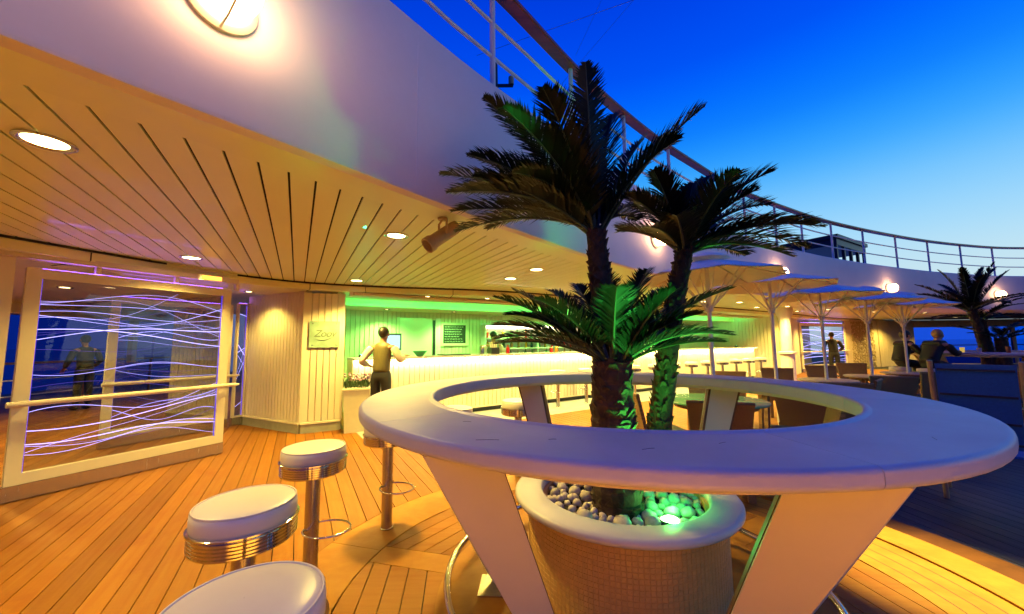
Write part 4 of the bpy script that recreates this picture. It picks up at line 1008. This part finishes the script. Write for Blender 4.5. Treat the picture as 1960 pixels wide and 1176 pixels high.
# ------------------------------------------------------------------ parasols, tables, chairs
def parasol(label, loc, apex, half, group='parasols over the dining tables'):
    t = thing('parasol', label, 'parasol', loc, .5, group)
    MB().tube([(0, 0, .02), (0, 0, apex - .03)], .024, 12).build('pole', alu, t, 40)
    MB().lathe([(.001, 0), (.26, 0), (.26, .05), (.05, .075), (.04, .12), (.001, .12)], 24).build('base', steel, t, 40)
    n = 8; edge = apex - .24; R_ = half
    for i in range(n):
        a0 = 2 * PI * i / n; a1 = 2 * PI * (i + 1) / n
        p0 = V(R_ * math.cos(a0), R_ * math.sin(a0), edge); p1 = V(R_ * math.cos(a1), R_ * math.sin(a1), edge); ap = V(0, 0, apex)
        mb = MB(); ns = 5
        grid = []
        for r_ in range(ns + 1):
            f = .12 + .88 * r_ / ns; row = []
            for q in range(ns + 1):
                g = q / ns; p = ap.lerp(p0.lerp(p1, g), f); p.z -= .012 * math.sin(PI * g) * f * f; row.append(p)
            grid.append(row)
        for off in (0.0, -.006):
            for r_ in range(ns):
                for q in range(ns):
                    z = V(0, 0, off); mb.quad(grid[r_][q] + z, grid[r_ + 1][q] + z, grid[r_ + 1][q + 1] + z, grid[r_][q + 1] + z)
        mb.build('canopy_panel', canvas, t, 60)
        MB().tube([ap.lerp(p0, .02) - V(0, 0, .02), p0 - V(0, 0, .012)], .009, 6).build('rib', alu, t)
        MB().tube([V(.03 * math.cos(a0), .03 * math.sin(a0), apex - .62), ap.lerp(p0, .52) - V(0, 0, .02)], .009, 6).build('strut', alu, t)
    MB().lathe([(.27, apex - .02), (.15, apex + .035), (.001, apex + .075)], 8).build('cap', canvas, t, 60)
    MB().lathe([(.025, apex - .66), (.045, apex - .65), (.045, apex - .58), (.025, apex - .57)], 12).build('hub', alu, t)
    return t
def table(label, loc, r_, topm):
    t = thing('round_table', label, 'table', loc, .4, 'dining tables')
    MB().lathe([(.05, .715), (r_ - .01, .715), (r_, .722), (r_, .735), (r_ - .01, .74), (.03, .74)], 48).build('top', topm, t, 40)
    MB().lathe([(.05, .66), (.05, .713), (r_ * .8, .713), (r_ * .8, .66)], 36).build('apron', wicker, t)
    for i in range(4):
        a = i * PI / 2; x, y = math.cos(a) * r_ * .62, math.sin(a) * r_ * .62
        MB().hexa([(x * 1.1 - .025, y * 1.1 - .025, .003), (x * 1.1 + .025, y * 1.1 - .025, .003), (x * 1.1 + .025, y * 1.1 + .025, .003), (x * 1.1 - .025, y * 1.1 + .025, .003)], [(x - .03, y - .03, .66), (x + .03, y - .03, .66), (x + .03, y + .03, .66), (x - .03, y + .03, .66)]).build('leg', wicker, t)
    return t
um = [((2.35, 4.50), 2.42, .82, 'cream parasol just behind the palms, nearest of the five'), ((4.04, 5.88), 2.50, .88, 'cream parasol right of the palms, second in the row'), ((5.40, 6.60), 2.42, .86, 'cream parasol in the middle of the row'), ((6.75, 7.20), 2.37, .84, 'cream parasol fourth in the row'), ((8.05, 7.80), 2.33, .82, 'cream parasol farthest right beside the far palm')]
tl = ['round green topped table under the nearest parasol', 'round table under the second parasol', 'round table under the middle parasol', 'round table under the fourth parasol', 'round table under the farthest parasol']
for i, ((x, y), ap, hf, lb) in enumerate(um):
    parasol(lb, (x, y, .0), ap, hf); table(tl[i], (x, y, 0), .55 if i == 0 else .42, green_top if i == 0 else grey_top)
def make_chair(m):
    t = thing('wicker_chair', '', 'chair')
    b = [V(-.23, -.24, .38), V(.23, -.24, .38), V(.23, -.20, .38), V(-.23, -.20, .38)]; tp = [V(-.27, -.36, .86), V(.27, -.36, .86), V(.27, -.325, .86), V(-.27, -.325, .86)]
    MB().hexa(b, tp).build('backrest', m, t)
    MB().tube([(-.272, -.342, .86), (.272, -.342, .86)], .02, 8).build('top_roll', m, t, 60)
    MB().box((0, .02, .38), (.50, .50, .06)).build('seat', m, t)
    MB().prism([(-.225, -.19), (.225, -.19), (.235, .25), (-.235, .25)], .412, .462).build('cushion', cushion, t)
    for x in (-.22, .22):
        MB().hexa([(x - .03, -.26, .003), (x + .03, -.26, .003), (x + .03, -.2, .003), (x - .03, -.2, .003)], [(x - .03, -.24, .35), (x + .03, -.24, .35), (x + .03, -.18, .35), (x - .03, -.18, .35)]).build('leg', m, t)
        MB().hexa([(x - .025, .22, .003), (x + .025, .22, .003), (x + .025, .27, .003), (x - .025, .27, .003)], [(x - .03, .2, .35), (x + .03, .2, .35), (x + .03, .26, .35), (x - .03, .26, .35)]).build('leg', m, t)
    MB().box((0, .235, .33), (.40, .03, .04)).build('stretcher', m, t)
    return t
cA, cB = make_chair(wicker), make_chair(wicker_olive)
used = {}
chairs = [(1.98, 3.78, -22, 0, 'brown wicker chair with its back to the camera at the green table'), (3.05, 4.12, 62, 1, 'olive wicker chair with dark cushion on the right of the green table'), (1.62, 4.32, -85, 0, 'brown wicker chair behind the counter leg at the green table'), (2.70, 5.30, 155, 1, 'wicker chair on the far side of the green table'),
          (3.62, 4.78, -45, 0, 'low brown wicker chair right of the green table'), (4.36, 5.18, -25, 1, 'olive wicker chair in front of the second parasol'), (3.72, 6.56, 155, 0, 'brown wicker chair behind the second parasol table'), (4.72, 5.45, 40, 0, 'dark wicker chair beside the olive one at the second parasol'),
          (5.72, 5.93, -25, 1, 'olive wicker chair in front of the middle parasol'), (5.08, 7.27, 155, 0, 'brown wicker chair behind the middle parasol table'), (7.07, 6.53, -20, 1, 'olive wicker chair in front of the fourth parasol'), (6.43, 7.87, 155, 0, 'brown wicker chair behind the fourth parasol table'),
          (8.45, 7.02, -30, 1, 'olive wicker chair in front of the farthest parasol'), (6.25, 5.75, 30, 0, 'dark wicker chair right of the middle parasol'), (7.70, 8.60, 150, 0, 'brown wicker chair behind the farthest parasol table'), (7.9, 6.2, 80, 0, 'wicker chair between the blue chair and the second counter')]
for x, y, rz, kind, lb in chairs:
    src = cB if kind else cA
    c = src if kind not in used else copy_tree(src); used[kind] = 1
    c.location = (x, y, .0 if True else 0); c.rotation_euler[2] = math.radians(rz); tag(c, lb, 'chair', 'wicker chairs around the tables')

# blue deck chair on the lower deck
bc = thing('blue_deck_chair', 'blue fabric high back deck chair at the right edge', 'deck chair', (4.36, 3.62, -.13), math.radians(-51))
zt, zb_ = 1.31, .55
MB().hexa([(-.24, .0, zb_), (.24, .0, zb_), (.24, .02, zb_), (-.24, .02, zb_)], [(-.24, -.16, zt), (.24, -.16, zt), (.24, -.14, zt), (-.24, -.14, zt)]).build('backrest', blue_fab, bc)
for f in (.06, .30, .62, .93):
    z = lerp(zb_, zt, f); y = lerp(0, -.16, f); MB().box((0, y - .004, z), (.46, .012, .02)).build('stripe', blue_dark, bc)
    MB().box((0, y + .024, z), (.46, .012, .02)).build('stripe', blue_dark, bc)
for x in (-.27, .27):
    MB().tube([(x, .06, 0), (x, -.005, .55), (x, -.17, 1.34)], .02, 8).build('side_post', fixture_tan, bc, 40)
    MB().tube([(x, .50, 0), (x, .45, .5)], .02, 8).build('front_leg', fixture_tan, bc, 40)
    MB().box((x, .2, .72), (.05, .55, .03)).build('armrest', fixture_tan, bc)
    MB().tube([(x, .45, .5), (x, -.005, .5)], .016, 8).build('side_rail', fixture_tan, bc, 40)
MB().box((0, .22, .49), (.56, .46, .02)).build('seat_sling', blue_fab, bc)

# ------------------------------------------------------------------ far walls on the right
cp = thing('white_column', 'bright white round column beyond the parasols', 'column', (8.75, 12.15, 0))
MB().lathe([(.001, 0), (.20, 0), (.20, .98), (.25, 1.0), (.25, 1.05), (.16, 1.08), (.16, 2.1), (.24, 2.3), (.24, 2.449), (.001, 2.449)], 32).build('shaft', paint, cp, 40)
E1 = e1
wall('far_wall', (E1.x, E1.y), (12.6, 16.75), 0, 2.40, 'cream wall between the bar end and the far glass doors', board_cream, board=.15)
glass_door((12.7, 16.8), (16.2, 18.5), 'far glass doors glowing violet beyond the parasols', nl=30, seed=31, fw=.16, thick=2.4, name='far_glass_door')
mirr = wall('far_back_panel', (12.0, 18.2), (15.8, 20.2), 0, 2.40, 'pale inner wall behind the far glass doors', board_cream, board=.2)
pw = wall('stone_panel', (16.3, 18.55), (19.0, 19.75), 0, 2.40, 'rough pebble clad wall panel beyond the parasols', beige_wall, board=None)
rnd = random.Random(12); mb = MB(); lnp = frame2((16.3, 18.55), (19.0, 19.75))[0]
for i in range(900):
    a = rnd.uniform(0, PI); Mz = Matrix.Rotation(a, 3, 'Y'); mb.blob((rnd.uniform(.5, lnp - .4), -.005, rnd.uniform(.05, 2.3)), (rnd.uniform(.04, .09), .03, rnd.uniform(.02, .04)), 6, 4, Mz)
stuff(mb.build('pebble_cladding', mat('clad', (.52, .40, .22), .6, noise=.5, nscale=(9, 9, 9)), pw))
wall('plain_far_wall', (19.05, 19.78), (22.3, 21.1), 0, 2.40, 'plain beige wall left of the blue screens', beige_wall, board=.4)
def screen(p0, p1, lb):
    ln, a = frame2(p0, p1); t = thing('sea_screen', lb, 'window', (p0[0], p0[1], 0), a)
    MB().prism([(0, -.01), (ln, -.01), (ln, .01), (0, .01)], .05, 2.05).build('pane', gl_blue, t)
    MB().prism([(0, -.06), (ln, -.06), (ln, .06), (0, .06)], 2.05, 2.42).build('lintel', beige_wall, t)
    MB().prism([(0, -.05), (ln, -.05), (ln, .05), (0, .05)], .0, .05).build('sill', beige_wall, t)
    MB().prism([(ln - .12, -.08), (ln, -.08), (ln, .08), (ln - .12, .08)], .05, 2.05).build('mullion', beige_wall, t)
    MB().tube([(0, .3, 1.05), (ln, .3, 1.05)], .03, 6).build('grab_rail', alu, t)
screen((22.3, 21.1), (27.6, 20.9), 'blue tinted sea screen behind the two guests')
screen((27.6, 20.9), (34, 18.6), 'blue tinted sea screen at the right edge')

# upper deck superstructure, mast and stays
dh = thing('deck_house', 'dark slatted shelter on the upper deck behind the railing', 'shelter', (10.9, 12.95, 3.45), .55)
MB().box((0, 0, 1.22), (2.6, 1.6, .12)).build('roof', black_m, dh); MB().box((0, 0, 1.05), (2.5, 1.5, .2)).build('beam', black_m, dh)
for x in (-1.2, -.6, 0, .6, 1.2): MB().box((x, -.7, .5), (.08, .08, 1.0)).build('post', black_m, dh)
for z in (.2, .45): MB().box((0, -.7, z), (2.4, .04, .1)).build('slat', black_m, dh)
ms = thing('signal_mast', 'dark signal mast with small lamps behind the railing', 'mast', (-.38, 9.2, 3.45))
MB().tube([(0, 0, 0), (0, 0, 5.2)], [.14, .07], 8).build('pole', black_m, ms)
for z, s_ in ((3.3, 1), (4.0, -1), (4.6, 1)):
    MB().box((s_ * .22, 0, z), (.5, .06, .06)).build('yard', black_m, ms); MB().lathe([(.001, 0), (.07, 0), (.07, .2), (.001, .22)], 10).build('lamp', fixture_tan, ms, 40, (s_ * .42, 0, z + .03))
an = thing('whip_aerial', 'thin white aerial pole behind the railing', 'aerial', (.35, 6.6, 3.45)); MB().tube([(0, 0, 0), (0, 0, 2.2)], [.02, .008], 6).build('rod', alu, an)
for i, (p, q, lb) in enumerate([((-.9, 7, 4.2), (3.4, 5.5, 8.5), 'thin stay wire crossing the railing'), ((1.2, 6.4, 6.6), (2.6, 4.4, 8.8), 'thin stay wire high in the blue sky')]):
    tag(MB().tube([p, q], .0025, 5).build('stay_wire', wire_m), lb, 'wire')

# two added floodlights, unseen, for the warm pool at the step and lit legs
for (fx, fy, fz, en, cone, cab, lb) in [(2.72, 2.5, 4.4, 4800, 23, (-3.1, 1.6, .35), 'added lamp over the podium step on the right, out of view'), (.25, -.6, 4.6, 15000, 36, (-3.2, -.9, .1), 'added lamp over the deck behind the viewer, out of view')]:
    fl = thing('added_floodlight', lb, 'floodlight', (fx, fy, fz))
    MB().lathe([(.04, .14), (.09, .1), (.1, 0), (.09, 0), (.08, .09), (.001, .1)], 20).build('hood', black_m, fl, 40)
    MB().tube([(0, 0, .14), cab], .0022, 5).build('cable', wire_m, fl)  # cable invented to carry the added lamp
    ld = bpy.data.lights.new('added_flood_beam', 'SPOT'); ld.energy = en; ld.color = (1, .86, .30); ld.spot_size = math.radians(cone); ld.spot_blend = .85; ld.shadow_soft_size = .06
    lo = bpy.data.objects.new('added_flood_beam', ld); col.objects.link(lo); lo.parent = fl; lo.location = (0, 0, .03)
